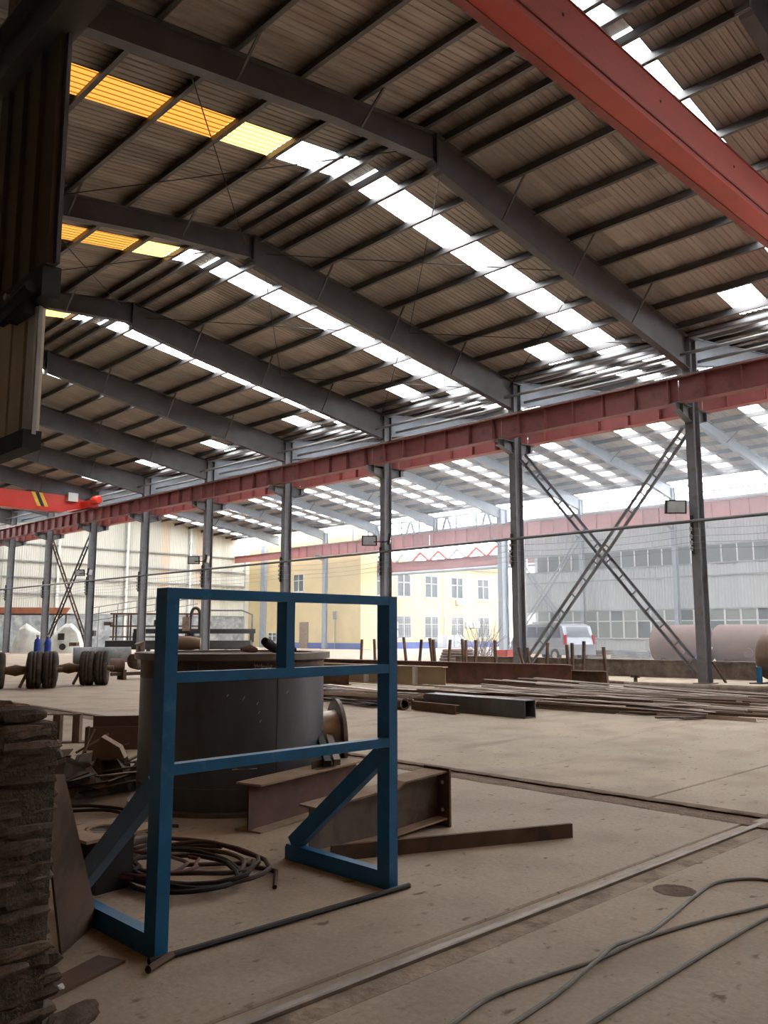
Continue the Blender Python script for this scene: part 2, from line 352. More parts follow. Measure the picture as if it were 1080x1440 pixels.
# ================================================================== ROOFS
W = S / 7
OFF = .165
SHEETS = {}
def sheet_obj(x0, x1, far, y, mat, parent, name='roof_sheet'):
    key = (round(x0, 2), round(x1, 2), far, mat.name)
    if key not in SHEETS:
        SHEETS[key] = corr([x0, x1], W + .02, lambda q: zs(q, far), 6, .02).mesh('roof_sheet', mat)
    return put(name, SHEETS[key], parent, (0, y, 0))
near = empty('ceiling', (0, 0, 0), label='dark beige ribbed metal roof of the near hall with roof light strips', kind='structure')
farr = empty('ceiling_far', (0, 0, 0), label='grey ribbed metal roof of the far hall with double roof light strips', kind='structure')
for k in range(-4, 9):
    for i in range(7):
        y = colY(k) + OFF + (i + .5) * W
        if i == 2:
            c1, c2 = ((8.65, 10.05) if k == 0 else (10.05, 11.25) if k > 0 else (8.65, 10.05))
            for a, b, m in ((XA - .3, c1, M_skyA), (c1, c2, M_skyP), (c2, RN, M_skyW), (RN, 23.45, M_skyW)):
                sheet_obj(a, b, False, y, m, near, 'roof_light')
        else:
            sheet_obj(XA - .3, RN, False, y, M_sheet, near)
            if i == 4:
                sheet_obj(RN, 21.75, False, y, M_sheet, near)
                sheet_obj(21.75, 23.2, False, y, M_skyW, near, 'roof_light'); sheet_obj(23.2, 23.45, False, y, M_sheet, near)
            else:
                c = random.choice((16.4, 17.8, 19.2))
                sheet_obj(RN, c, False, y, M_sheet, near); sheet_obj(c, 23.45, False, y, M_sheet, near)
        if k >= -4:
            if i in (2, 4):
                sheet_obj(23.5, RF, True, y, M_skyW, farr, 'roof_light'); sheet_obj(RF, 47.3, True, y, M_skyW, farr, 'roof_light')
            else:
                sheet_obj(23.5, RF, True, y, M_sheet, farr); sheet_obj(RF, 47.3, True, y, M_sheet, farr)
# valley gutter over the middle row and ridge caps
obj('valley_gutter', MB().box(XB - .12, XB + .2, YS, YE, 10.1, 10.2), M_girt, near)
for r, far, par in ((RN, False, near), (RF, True, farr)):
    z = zs(r, far) + .04
    obj('ridge_cap', MB().add([(r - .3, YS, z - .02), (r, YS, z + .03), (r + .3, YS, z - .02), (r - .3, YE, z - .02), (r, YE, z + .03), (r + .3, YE, z - .02)], [(0, 1, 4, 3), (1, 2, 5, 4)]), M_sheet, par)
# purlins
PUR = [.32, .95, 2.15, 3.55, 4.95, 6.35, 7.75, 9.15, 10.5, 11.15]
pl = YE - YS
zmesh = MB().box(-.004, .004, 0, pl, -.215, 0).box(0, .085, 0, pl, -.008, 0).box(-.085, 0, 0, pl, -.215, -.207).box(-.085, -.077, 0, pl, -.207, -.185).mesh('purlin', M_purlin)
for r, far, par in ((RN, False, near), (RF, True, farr)):
    for sg in (-1, 1):
        for d in PUR:
            x = r + sg * d
            put('purlin', zmesh, par, (x, YS, zs(x, far) - .004))
# rafters
ORD = ['first', 'second', 'third', 'fourth', 'fifth', 'sixth', 'seventh', 'eighth', 'ninth', 'tenth', 'eleventh']
def rafter(k, far):
    y = colY(k); x0, x1, r = (XA + .2, XB - .2, RN) if not far else (XB + .2, XC - .15, RF)
    tz = lambda x: zs(x, far) - .205
    if not far:
        bot = [(x0, .95), (4.0, .58), (9.5, .50), (12.05, .62), (12.35, .80), (14.5, .88), (x1, 1.0)]
    else:
        bot = [(x0, .85), (27.5, .55), (r - .2, .52), (r + .2, .52), (43.5, .55), (x1, .8)]
    if far: lab, grp = ('blue-grey roof rafter of the far hall, %s counted from the end wall' % ORD[8 - k], 'far hall rafters')
    elif k == 0: lab, grp = ('dark steel roof rafter meeting the column with the single floodlight', None)
    elif k == -1: lab, grp = ('dark steel roof rafter beyond the big red crane girder', None)
    else: lab, grp = ('dark steel roof rafter of the near hall, %s counted from the end wall' % ORD[8 - k], 'near hall rafters')
    t = empty('roof_rafter', (r, y, tz(r)), label=lab, cat='rafter', group=grp)
    T = Vector((r, y, tz(r)))
    L = lambda p: Vector(p) - T
    tops = [(x, tz(x)) for x in (x0, r, x1)]; bots = [(x, tz(x) - d) for x, d in bot]
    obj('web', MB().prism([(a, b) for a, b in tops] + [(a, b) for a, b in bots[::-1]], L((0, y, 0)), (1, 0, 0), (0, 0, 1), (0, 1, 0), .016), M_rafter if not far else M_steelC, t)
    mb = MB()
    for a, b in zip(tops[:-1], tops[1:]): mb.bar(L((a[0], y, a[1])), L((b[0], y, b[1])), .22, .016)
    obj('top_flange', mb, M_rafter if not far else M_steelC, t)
    mb = MB()
    for a, b in zip(bots[:-1], bots[1:]): mb.bar(L((a[0], y, a[1])), L((b[0], y, b[1])), .22, .016)
    obj('bottom_flange', mb, M_rafter if not far else M_steelC, t)
    for d in ((2.15, 4.95, 7.75) if not far else (4.95,)):
        for sg in (-1, 1):
            x = r + sg * d
            zb = [p for p in bots if p[0] >= x][0]; za = [p for p in bots if p[0] < x][-1]
            f = (x - za[0]) / (zb[0] - za[0]); zz = za[1] + f * (zb[1] - za[1])
            obj('flange_brace', MB().bar(L((x, y - .1, zz + .02)), L((x, y - .75, tz(x) + .02)), .04, .04), M_rafter, t)
    if not far:
        for s in (-1, 1): obj('ridge_plate', MB().box(s * .02 - .015, s * .02 + .015, -.12, .12, -.82, .0), M_rafter, t)
for k in range(-1, 9): rafter(k, False)
for k in range(0, 9): rafter(k, True)
# crossed rods under the roof (two bays)
for k in (0, 1):
    for (xa, xb) in ((6.4, 11.9), (12.6, 18.0), (18.0, 23.0)):
        for s in (0, 1):
            a, b = (xa, xb) if s == 0 else (xb, xa)
            o = obj('tie_rod', MB().tube([(a, colY(k) + .1, zs(a) - .5 - .04 * s), (b, colY(k + 1) - .1, zs(b) - .5 - .04 * s)], .012, 5), M_dark)
            tag(o, 'thin steel tie rod crossing the bay under the near roof', 'tie rod', 'roof tie rods')
# longitudinal eave struts (round tubes) next to the middle row
for x, z in ((XB - .55, 9.45), (XB + .6, 9.5)):
    o = obj('eave_tube', MB().tube([(x, YS, z), (x, YE - .2, z)], .055, 8), M_girt, smooth=True)
    tag(o, 'pale steel tube running along the column tops %s' % ('on the near hall side' if x < XB else 'on the far hall side'), 'tube')

# ================================================================== COLUMNS AND RUNWAYS
def column_mesh(h, d, b):
    return MB().isec((0, 0, .03), (0, 0, h), d, b, .016, .012, up=(1, 0, 0)).mesh('h_section', None)
def steel_column(x, k, h, d, b, mat, lab, grp, brackets, y=None, z_br=7.95):
    y = colY(k) if y is None else y
    t = empty('steel_column', (x, y, 0), label=lab, cat='column', group=grp)
    obj('shaft', MB().isec((0, 0, .03), (0, 0, h), d, b, .016, .012, up=(1, 0, 0)), mat, t)
    obj('base_plate', MB().box(-d / 2 - .1, d / 2 + .1, -b / 2 - .1, b / 2 + .1, .0, .03), M_rust, t)
    obj('cap_plate', MB().box(-d / 2 - .04, d / 2 + .04, -b / 2 - .03, b / 2 + .03, h, h + .02), mat, t)
    for s in brackets:
        mb = MB().prism([(s * d / 2, 0), (s * 1.0, 0), (s * 1.0, -.22), (s * d / 2, -.45)], (0, 0, z_br), (1, 0, 0), (0, 0, 1), (0, 1, 0), .014)
        mb.box(min(s * d / 2, s * 1.0), max(s * d / 2, s * 1.0), -.12, .12, z_br - .014, z_br)
        mb.bar((s * d / 2, 0, z_br - .45), (s * 1.0, 0, z_br - .22), .2, .014)
        for q in (.75,): mb.box(s * q - .006, s * q + .006, -.11, .11, z_br - .3, z_br - .014)
        obj('bracket', mb, mat, t)
    return t
for k in range(-1, 9):
    if k == 0: lab, g = 'stout grey steel column with one floodlight, standing by the rusty drums', None
    elif k == 1: lab, g = 'grey steel column whose foot stands beside the silver van', None
    else: lab, g = 'grey steel column of the middle row, %s counted from the end wall' % ORD[8 - k], 'middle row columns'
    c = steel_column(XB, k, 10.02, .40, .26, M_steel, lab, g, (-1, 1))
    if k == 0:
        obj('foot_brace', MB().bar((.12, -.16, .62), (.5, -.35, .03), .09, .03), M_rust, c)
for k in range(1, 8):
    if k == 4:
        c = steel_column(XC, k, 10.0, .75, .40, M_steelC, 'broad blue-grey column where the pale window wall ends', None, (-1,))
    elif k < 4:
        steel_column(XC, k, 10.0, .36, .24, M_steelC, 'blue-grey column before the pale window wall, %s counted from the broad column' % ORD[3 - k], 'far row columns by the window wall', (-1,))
    elif k == 7:
        steel_column(XC, k, 9.9, .36, .34, M_steelC, 'blue-grey steel column in front of the tall yellow wall', None, (-1,))
    else:
        # hung post carried by the eave truss above the open side
        t = empty('eave_post', (XC, colY(k), 7.9), label='blue-grey eave truss post, %s counted from the broad blue-grey column' % ORD[k - 5], cat='post', group='eave truss posts')
        obj('shaft', MB().isec((0, 0, 0), (0, 0, 2.15), .3, .2, .014, .012, up=(1, 0, 0)), M_steelC, t)

def runway(x, y0, y1, z0, h, b, mat, lab, step=1.07, faces=(-1, 1)):
    t = empty('crane_runway_beam', (x, y0, z0), label=lab, cat='runway beam')
    seg = []
    ks = [y0] + [colY(k) for k in range(-4, 10) if y0 + .5 < colY(k) < y1 - .5] + [y1]
    cache = {}
    for a, c in zip(ks[:-1], ks[1:]):
        key = round(c - a, 3)
        if key not in cache: cache[key] = MB().isec((0, .01, h / 2), (0, key - .01, h / 2), h, b, .02, .012).mesh('beam_segment', mat)
        put('beam_segment', cache[key], t, (0, a - y0, 0))
    st = MB().box(-b / 2 + .01, b / 2 - .01, -.006, .006, .02, h - .02).mesh('stiffener', mat)
    n = int((y1 - y0) / step)
    for i in range(n): put('stiffener', st, t, (0, .4 + i * step, 0))
    obj('crane_rail', MB().box(-.035, .035, 0, y1 - y0, h, h + .09), M_rail, t)
    return t
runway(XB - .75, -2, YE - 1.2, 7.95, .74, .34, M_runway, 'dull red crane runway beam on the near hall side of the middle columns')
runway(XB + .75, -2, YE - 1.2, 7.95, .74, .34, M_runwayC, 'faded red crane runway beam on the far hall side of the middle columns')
runway(XC - .6, 10, 60.3, 7.88, .95, .30, M_runwayC, 'pinkish red crane runway beam along the far column row')
o = empty('crane_runway_beam', (XC - .6, 60.3, 8.0), label='shallow red beam end running past the tall yellow wall to the end wall', cat='runway beam')
obj('beam_segment', MB().isec((0, 0, .3), (0, YE - 60.5, .3), .6, .26, .016, .012), M_runwayC, o)
obj('crane_rail', MB().box(-.03, .03, 0, YE - 60.5, .6, .66), M_rail, o)

# crossed lattice braces in the column rows
def lattice(p0, p1, mat, lab, grp, w=.24, n=14, ax=(1, 0, 0), th=.07):
    p0, p1 = Vector(p0), Vector(p1); A = Vector(ax) * w / 2
    nrm = (p1 - p0).normalized(); side = nrm.cross(Vector((1, 0, 0))).normalized() * w / 2
    t = empty('lattice_brace', p1, label=lab, cat='brace', group=grp)
    for s in (-1, 1): obj('chord', MB().angle(p0 - p1 + side * s, side * s, th), mat, t)
    me = None
    for i in range(n):
        f = (i + .5) / n; c = (p0 - p1) * (1 - f)
        obj('batten', MB().bar(c - side * 1.1, c + side * 1.1, .04, .03, up=(1, 0, 0)), mat, t)
lattice((XB, Y0 + .2, 7.35), (XB, Y0 + S - .25, .35), M_steel, 'ladder-like lattice brace running down to the column beside the van', None)
lattice((XB + .12, Y0 + S - .2, 7.45), (XB + .12, Y0 + .25, .35), M_steel, 'ladder-like lattice brace running down to the foot of the floodlit column by the drums', None)
lattice((XB, colY(6) + .2, 7.4), (XB, colY(7) - .25, .5), M_dark, 'black ladder-like lattice brace near the wheel axles', None, w=.34)
lattice((XB + .12, colY(7) - .2, 7.4), (XB + .12, colY(6) + .25, .5), M_rust, 'rusty slim lattice brace crossing the black one', None, w=.3)
lattice((XC, colY(3) + .2, 7.4), (XC, colY(4) - .4, .35), M_steelC, 'pale lattice brace leaning against the broad blue-grey column foot', None, w=.26)
lattice((XC + .1, colY(4) - .4, 7.4), (XC + .1, colY(3) + .2, .35), M_steelC, 'pale lattice brace leaning toward the window wall column', None, w=.26)

# ================================================================== WALLS
# near side wall and wall behind the camera (dark cladding)
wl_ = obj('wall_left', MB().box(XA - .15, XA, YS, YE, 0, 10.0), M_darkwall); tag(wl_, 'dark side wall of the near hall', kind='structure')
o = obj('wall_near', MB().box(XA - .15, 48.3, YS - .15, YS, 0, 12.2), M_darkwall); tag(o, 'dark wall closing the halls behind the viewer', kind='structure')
# end wall
we = empty('wall_end', (0, YE, 0), label='cream metal clad end wall with grey girts and rendered base', kind='structure')
sm = {}
n = 29
for i in range(n):
    x = 21.6 + .92 * (i + .5)
    me = corr([2.8, zs(x, x > XB) + .05], .93, None, 5, .03, 'wallx') if False else None
    key = i
    mb = MB(); p = .92 / 5; prof = []
    for j in range(5):
        a = -.46 + j * p; prof += [(a, 0), (a + p * .5, 0), (a + p * .6, -.03), (a + p * .9, -.03)]
    prof.append((.46, 0)); top = zs(x, x > XB) + .06
    vs = [(a, d, 2.8) for a, d in prof] + [(a, d, top) for a, d in prof]; m_ = len(prof)
    mb.add(vs, [(q, q + 1, m_ + q + 1, m_ + q) for q in range(m_ - 1)])
    obj('cladding_sheet', mb, M_pink if i in (19, 23, 24) else M_cream, we, (x, 0, 0))
obj('cladding_back', MB().box(XA, 21.6, -.02, .05, 0, 9.9), M_cream, we)
obj('corner_post', MB().box(48.2, 48.75, -.3, .1, 0, 10.4), M_cream, we)
obj('rendered_base', MB().box(21.6, 48.2, -.12, .1, 0, 2.85), M_stone, we)
for z in (2.9, 4.5, 5.8, 7.1, 8.5): obj('girt', MB().box(21.6, 48.2, -.16, -.04, z - .05, z + .05), M_girt, we)
for x in (29.6, 35.7, 42.0): obj('wall_post', MB().isec((x, -.2, 0), (x, -.2, zs(x, True) - .1), .24, .2, .014, .012, up=(0, 1, 0)), M_girtW, we)

# window wall along the far row
wr = empty('wall_right', (48.1, 0, 0), label='pale grey metal clad side wall with two rows of windows', kind='structure')
YW0, YW1 = 12.0, 35.0
nb = 25; pw = (YW1 - YW0) / nb
for (z0, z1) in ((0, 1.0), (2.8, 5.4), (6.5, 8.9)):
    me = None
    mb = MB(); p = pw / 5; prof = []
    for j in range(5):
        a = -pw / 2 + j * p; prof += [(a, 0), (a + p * .5, 0), (a + p * .6, -.03), (a + p * .9, -.03)]
    prof.append((pw / 2, 0)); m_ = len(prof)
    mb.add([(d, a, z0) for a, d in prof] + [(d, a, z1) for a, d in prof], [(q, q + 1, m_ + q + 1, m_ + q) for q in range(m_ - 1)])
    me = mb.mesh('cladding_sheet', M_grey)
    for i in range(nb): put('cladding_sheet', me, wr, (0, YW0 + pw * (i + .5), 0))
obj('cladding_back', MB().box(0, .15, YS, YW0, 0, 8.9), M_grey, wr)
for z in (1.0, 2.78, 4.7, 5.42, 6.5, 8.85): obj('girt', MB().box(-.08, .02, YS, YW1, z - .04, z + .04), M_girt, wr)
obj('eave_fascia', MB().box(-.1, .05, 10, 52, 8.85, 9.22), M_steelC, wr)
obj('eave_rail', MB().box(-.08, -.02, 10, 52, 9.62, 9.70), M_steelC, wr)
obj('eave_beam', MB().box(-.28, -.15, 10, 67, 10.02, 10.2), M_steelC, wr)
obj('back_wall_end', MB().box(0, .2, YW1, YW1 + .12, 0, 8.9), M_grey, wr)
wi = 0
panes = {}
def pane(parent, w, h, loc, mat, ax='y'):
    key = (round(w, 3), round(h, 3), mat.name, ax)
    if key not in panes:
        panes[key] = (MB().box(-.01, .01, 0, w, 0, h) if ax == 'y' else MB().box(0, w, -.01, .01, 0, h)).mesh('pane', mat)
    return put('pane', panes[key], parent, loc)
# upper strip
w1 = empty('window_1', (48.08, YW0, 5.46), label='upper strip of dark window panes in the pale grey side wall', kind='structure')
for i in range(nb - 1):
    pane(w1, pw - .07, 1.0, (.03, i * pw + .035, 0), M_pane)
for i in range(nb): obj('mullion', MB().box(-.05, .05, i * pw - .035, i * pw + .035, 0, 1.0), M_frame, w1)
# lower strip in two rows
w2 = empty('window_2', (48.08, YW0, 1.02), label='lower two-row strip of white framed windows in the pale grey side wall', kind='structure')
for i in range(nb - 1):
    for z, h in ((.04, 1.02), (1.12, .6)):
        pane(w2, pw - .09, h, (.03, i * pw + .045, z), M_paneG if (i * 7 + int(z)) % 5 else M_paneD)
for i in range(nb): obj('mullion', MB().box(-.05, .05, i * pw - .045, i * pw + .045, 0, 1.74), M_frame, w2)
for z in (0, 1.06, 1.72): obj('transom', MB().box(-.045, .045, 0, YW1 - YW0, z, z + .06), M_frame, w2)

# eave truss above the open side
t = empty('eave_truss', (XC, 37, 8.95), label='blue-grey eave truss with V diagonals above the open side', cat='truss')
obj('chord', MB().bar((0, 0, 0), (0, 15.2, 0), .1, .1), M_steelC, t); obj('chord', MB().bar((0, 0, 1.05), (0, 15.2, 1.05), .12, .12), M_steelC, t)
for i in range(8):
    y = .95 + 1.9 * i
    obj('vertical', MB().bar((0, y + .95, 0), (0, y + .95, 1.05), .10, .10), M_steelC, t)
    if i % 2 == 0:
        for s in (-.45, .45): obj('diagonal', MB().bar((0, y + s, 0), (0, y + s * .15, 1.05), .14, .14), M_steelC, t)

# ================================================================== YELLOW BUILDINGS
def window(parent, u, v, o, uw, h, bars=True, mat=None):
    """window at o (lower left), width along u, proud along v"""
    u, v, o = Vector(u), Vector(v), Vector(o); z = Vector((0, 0, 1))
    f = 0.06
    mb = MB()
    mb.bar(o + u * f / 2, o + u * f / 2 + z * h, .1, f, up=u); mb.bar(o + u * (uw - f / 2), o + u * (uw - f / 2) + z * h, .1, f, up=u)
    for q in (f / 2, h * .63, h - f / 2): mb.bar(o + z * q, o + u * uw + z * q, .1, f)
    mb.bar(o + u * uw / 2, o + u * uw / 2 + z * h, .1, f, up=u)
    w = obj('window', mb, M_frame, parent)
    for a in (0, 1):
        for b0, b1 in ((f, h * .63 - f / 2), (h * .63 + f / 2, h - f)):
            p = o + u * (f + a * (uw - f) / 2) + z * b0 + v * -.03
            q = p + u * (uw / 2 - 1.5 * f)
            obj('pane', MB().bar(p + z * (b1 - b0) / 2, q + z * (b1 - b0) / 2, .02, b1 - b0), mat or M_paneD, w)
    if bars:
        mb = MB()
        for i in range(1, 8): mb.bar(o + u * (uw * i / 8) + v * .09, o + u * (uw * i / 8) + v * .09 + z * h, .018, .018, up=u)
        for q in (.1, .5, .9): mb.bar(o + v * .09 + z * h * q, o + v * .09 + u * uw + z * h * q, .018, .018)
        obj('security_bars', mb, M_white, w)
    obj('sill', MB().bar(o + v * .06 - z * .05 - u * .06, o + v * .06 + u * (uw + .06) - z * .05, .22, .08), M_white, w)
YF = 54.0
yb = empty('yellow_building', (58, YF, 0), label='two-storey yellow rendered building with barred windows and a blue base band', cat='building')
X = lambda a: a - 58
obj('wall', MB().box(X(50.55), X(70), 0, 9, 0, 7.45), M_yellow, yb)
obj('base_band', MB().box(X(50.55), X(70), -.05, 0, -.05, .52), M_yblue, yb)
cn = obj('cornice', MB().box(X(50.55), X(70.3), -.45, 9.2, 7.45, 7.68), M_cornice, yb)
obj('parapet', MB().box(X(50.55), X(70), -.1, 9, 7.68, 8.0), M_yellow, yb)
for x in (51.9, 55.4, 59.1, 62.8, 66.8):
    window(yb, (1, 0, 0), (0, -1, 0), (X(x) - .9, -.04, 4.62), 1.8, 2.05, False)
    window(yb, (1, 0, 0), (0, -1, 0), (X(x) - .95, -.04, .88), 1.9, 2.0, True)
obj('downpipe', MB().tube([(X(60.9), -.1, 0), (X(60.9), -.1, 7.4)], .06, 8), M_white, yb)
def ac(x, y, z):
    t = empty('air_conditioner', (x, y, z), label='white outdoor air conditioner unit on the yellow facade', cat='air conditioner', group='air conditioners on the yellow facade')
    obj('housing', MB().box(-.42, .42, -.3, 0, 0, .6), M_white, t)
    obj('fan_grille', MB().lathe([(.22, 0), (.24, .03), (.0, .035)], (-.1, -.3, .3), (0, -1, 0), 16), M_girt, t)
    obj('wall_bracket', MB().box(-.4, -.36, -.35, .1, -.06, 0).box(.36, .4, -.35, .1, -.06, 0), M_girt, t)
for x, z in ((53.9, 1.75), (53.9, .95), (63.0, 4.0), (64.2, 1.85), (65.3, 1.85)): ac(x, YF - .1, z)
# barrier panels in front of the facade
for i, x in enumerate((59.4, 60.6, 61.8)):
    o = obj('barrier_panel', MB().box(x - .55, x + .55, YF - 1.0, YF - .94, 0, 1.15), M_stone)
    tag(o, 'pale grey upright board standing before the blue base band', 'board', 'boards before the yellow facade')

yw = empty('yellow_hall', (48.6, 60, 0), label='tall yellow wall block with one small upper window at the corner of the halls', cat='building')
obj('wall', MB().box(0, 1.9, -7.6, 8.5, 0, 10.6), M_yellow, yw)
obj('base_band', MB().box(-.05, 0, -7.6, 3.2, -.05, .5), M_yblue, yw)
window(yw, (0, 1, 0), (-1, 0, 0), (-.04, -.1, 5.05), 1.5, 1.6, False)
window(yw, (0, 1, 0), (-1, 0, 0), (-.04, 3.8, .5), 1.35, .9, False, M_pane)
obj('door', MB().box(-.06, 0, -.75, .45, 0, 2.3), M_wood, yw)
for y in (-8.5, 5.8): obj('pilaster', MB().box(-.35, .05, y - .3, y + .3, 0, 9.6), M_steelC, yw) if y > 0 else None
obj('fuse_box', MB().box(-.12, 0, -4.6, -4.2, 2.5, 3.2), M_girt, yw)
obj('conduit', MB().tube([(-.05, -4.4, 0), (-.05, -4.4, 2.5)], .03, 6), M_girt, yw)

yc = empty('yard_shade_canopy', (58, 44, 14.2), label='high plain canopy roof added to shade the yard', kind='structure')  # added out of view to keep sky light off the yellow facade
for i in range(8): obj('canopy_sheet', MB().box(-9.6 + i * 2.4, -7.25 + i * 2.4, -26, 9.4, 0, .06), M_sheet, yc)
for x in (-9.4, 9.4):
    for y in (-25.8, 9.2): obj('canopy_post', MB().box(x - .15, x + .15, y - .15, y + .15, -14.2 if y < 0 else -2, 0), M_steelC, yc)
nb_b = empty('light_blocking_shed', (74, 36, 0), label='plain grey shed added across the yard to block sky light', cat='building')  # unseen light blocker, added to dim the yard and the yellow facade
obj('wall', MB().box(-2.5, 2.5, -18, 17, 0, 12), M_grey, nb_b)
obj('roof', MB().prism([(-2.8, 12), (2.8, 12), (0, 13.2)], (0, -.5, 0), (1, 0, 0), (0, 0, 1), (0, 1, 0), 35.6), M_girt, nb_b)
# outdoor gantry in the yard
t = empty('yard_gantry', (51, 47, 0), label='dark red runway beam crossing the yard in front of the yellow building', cat='gantry')
obj('beam', MB().isec((0, -11, 6.85), (0, 6.3, 6.85), .8, .3, .02, .014), M_runway, t)
obj('lower_tube', MB().tube([(-.1, -11, 6.3), (-.1, 6.3, 6.3)], .14, 10), M_steelC, t)
obj('post', MB().isec((0, 6.3, 0), (0, 6.3, 8.2), .5, .4, .016, .012, up=(1, 0, 0)), M_steelC, t)
obj('post', MB().isec((0, -11, 0), (0, -11, 8.2), .5, .4, .016, .012, up=(1, 0, 0)), M_steelC, t)
for i in range(8):
    y = -10 + 2 * i
    obj('truss_member', MB().bar((.25, y, 7.2), (.25, y + 1, 7.95), .16, .16).bar((.25, y + 1, 7.95), (.25, y + 2, 7.2), .16, .16), M_crane2 if i % 3 else M_steelC, t)

# ================================================================== CRANES
t = empty('overhead_crane', (12, 5.60, 8.75), label='large red overhead crane box girder passing close above, with bolts along its side', cat='crane')
obj('girder', MB().box(-10, 10.4, -.19, .10, .02, .77), M_craneShade, t)
obj('bottom_flange', MB().box(-10, 10.4, -.215, .115, .0, .022), M_crane, t)
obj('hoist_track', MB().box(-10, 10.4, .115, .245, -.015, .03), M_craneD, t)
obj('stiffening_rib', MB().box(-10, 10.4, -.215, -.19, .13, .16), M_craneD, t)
bm_ = MB().lathe([(.0, .012), (.02, .01), (.026, 0)], (0, 0, 0), (0, -1, 0), 8).mesh('bolt', M_dark)
for i in range(8): put('bolt', bm_, t, (-8.6 + i * 2.55, -.19, .5))
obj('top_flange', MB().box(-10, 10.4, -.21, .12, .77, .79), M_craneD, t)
ec = obj('end_carriage', MB().box(10.4, 10.9, -1.4, 1.4, .07, .5), M_crane, t)
t = empty('overhead_crane', (12, 49.4, 8.85), label='bright orange-red overhead crane girder with yellow and black stripes at the far end', cat='crane')
obj('girder', MB().prism([(-11.2, .62), (-11.2, .0), (8.5, -.42), (10.2, -.1), (11.0, 0), (11.0, .35), (10.2, .62)], (0, 0, 0), (1, 0, 0), (0, 0, 1), (0, 1, 0), .5) if False else
    MB().prism([(-11.2, .70), (-11.2, -.30), (9.3, -.30), (10.3, .0), (10.92, .0), (10.92, .45), (9.3, .70)], (0, 0, 0), (1, 0, 0), (0, 0, 1), (0, 1, 0), .5), M_crane2, t)
obj('bottom_flange', MB().box(-11.2, 9.3, -.33, .33, -.34, -.30), M_crane, t)
for i, m in enumerate((M_stripeY, M_dark, M_stripeY)):
    obj('warning_stripe', MB().prism([(8.2 - .0 + i * .22 - .8, .69), (8.2 + i * .22 - .58, .69), (8.2 + i * .22 - .2, -.1), (8.2 + i * .22 - .42, -.1)], (0, -.258, 0), (1, 0, 0), (0, 0, 1), (0, 1, 0), .02), m, t)
ec = obj('end_carriage', MB().box(10.4, 10.9, -1.5, 1.5, -.05, .38), M_crane2, t)
obj('motor', MB().lathe([(0, 0), (.24, 0), (.26, .1), (.26, .55), (.2, .65), (0, .65)], (10.65, -1.5, .35), (0, -1, 0), 14), M_crane2, t)
obj('control_box', MB().box(9.5, 10.1, -.55, -.25, .35, .85), M_white, t)

# ================================================================== PIPE, WIRES, FLOODLIGHTS ON THE MIDDLE ROW
o = obj('service_pipe', MB().tube([(XB - .28, colY(-1), 4.60), (XB - .28, YE - .3, 4.45)], .05, 8), M_purlin, smooth=True)
tag(o, 'long grey service pipe running from column to column', 'pipe')
for z in (4.36, 4.15, 3.97, 3.8):
    pts = []
    for k in range(-1, 9):
        for f in (0, .25, .5, .75):
            y = colY(k) + f * S
            if y < YE: pts.append((XB - .36, y, z - .10 * 4 * f * (1 - f)))
    o = obj('power_wire', MB().tube(pts, .006, 4), M_girt); tag(o, 'thin sagging power wire, %s below the service pipe' % {4.36: 'first', 4.15: 'second', 3.97: 'third', 3.8: 'fourth'}[z], 'wire', 'wires strung along the columns')
ins = MB().lathe([(.0, .06), (.035, .05), (.045, .0), (.03, -.03), (.045, -.06), (0, -.07)], (0, 0, 0), (0, 0, 1), 8)
rack_me = ins.mesh('insulator', M_girt); back_me = MB().box(-.07, 0, -.03, .03, 3.65, 4.75).mesh('rack_bar', M_dark)
for k in range(0, 9):
    t = empty('insulator_rack', (XB - .22, colY(k) + .05, 0), label='small insulator rack on the middle row column that is %s from the end wall' % ORD[8 - k], cat='insulator', group='insulator racks on the columns')
    put('rack_bar', back_me, t)
    for z in (4.36, 4.15, 3.97, 3.8): put('insulator', rack_me, t, (-.12, 0, z))
def flood(k, sides, lab, grp):
    for s in sides:
        t = empty('floodlight', (XB - .46, colY(k) + s * .46, 4.95), rz=s * math.radians(135), label=lab, cat='floodlight', group=grp)
        mb = MB().prism([(-.30, -.14), (.30, -.14), (.30, .26), (-.30, .26)], (0, .12, 0), (1, 0, 0), (0, .17, .985), (0, .985, -.17), .10)
        obj('housing', mb, M_dark, t)
        obj('lens', MB().prism([(-.25, -.10), (.25, -.10), (.25, .22), (-.25, .22)], (0, .175, -.01), (1, 0, 0), (0, .17, .985), (0, .985, -.17), .02), M_lamp, t)
        obj('arm', MB().bar((0, -.02, -.05), (0, .1, .0), .05, .05).bar((0, -.02, -.05), (-s * .1, -.30, -.05), .04, .04).bar((-s * .1, -.30, -.05), (-s * .02, -.46, -.05), .04, .04), M_dark, t)
flood(0, (1,), 'square black floodlight on the stout column by the drums', None)
flood(2, (1, -1), 'black floodlight on the column between the van and the end wall', 'floodlight pair above the yellow facade')
flood(4, (1, -1), 'black floodlight on a column in front of the cream end wall', 'floodlights before the end wall')
flood(6, (1, -1), 'black floodlight on a column in front of the cream end wall', 'floodlights before the end wall')

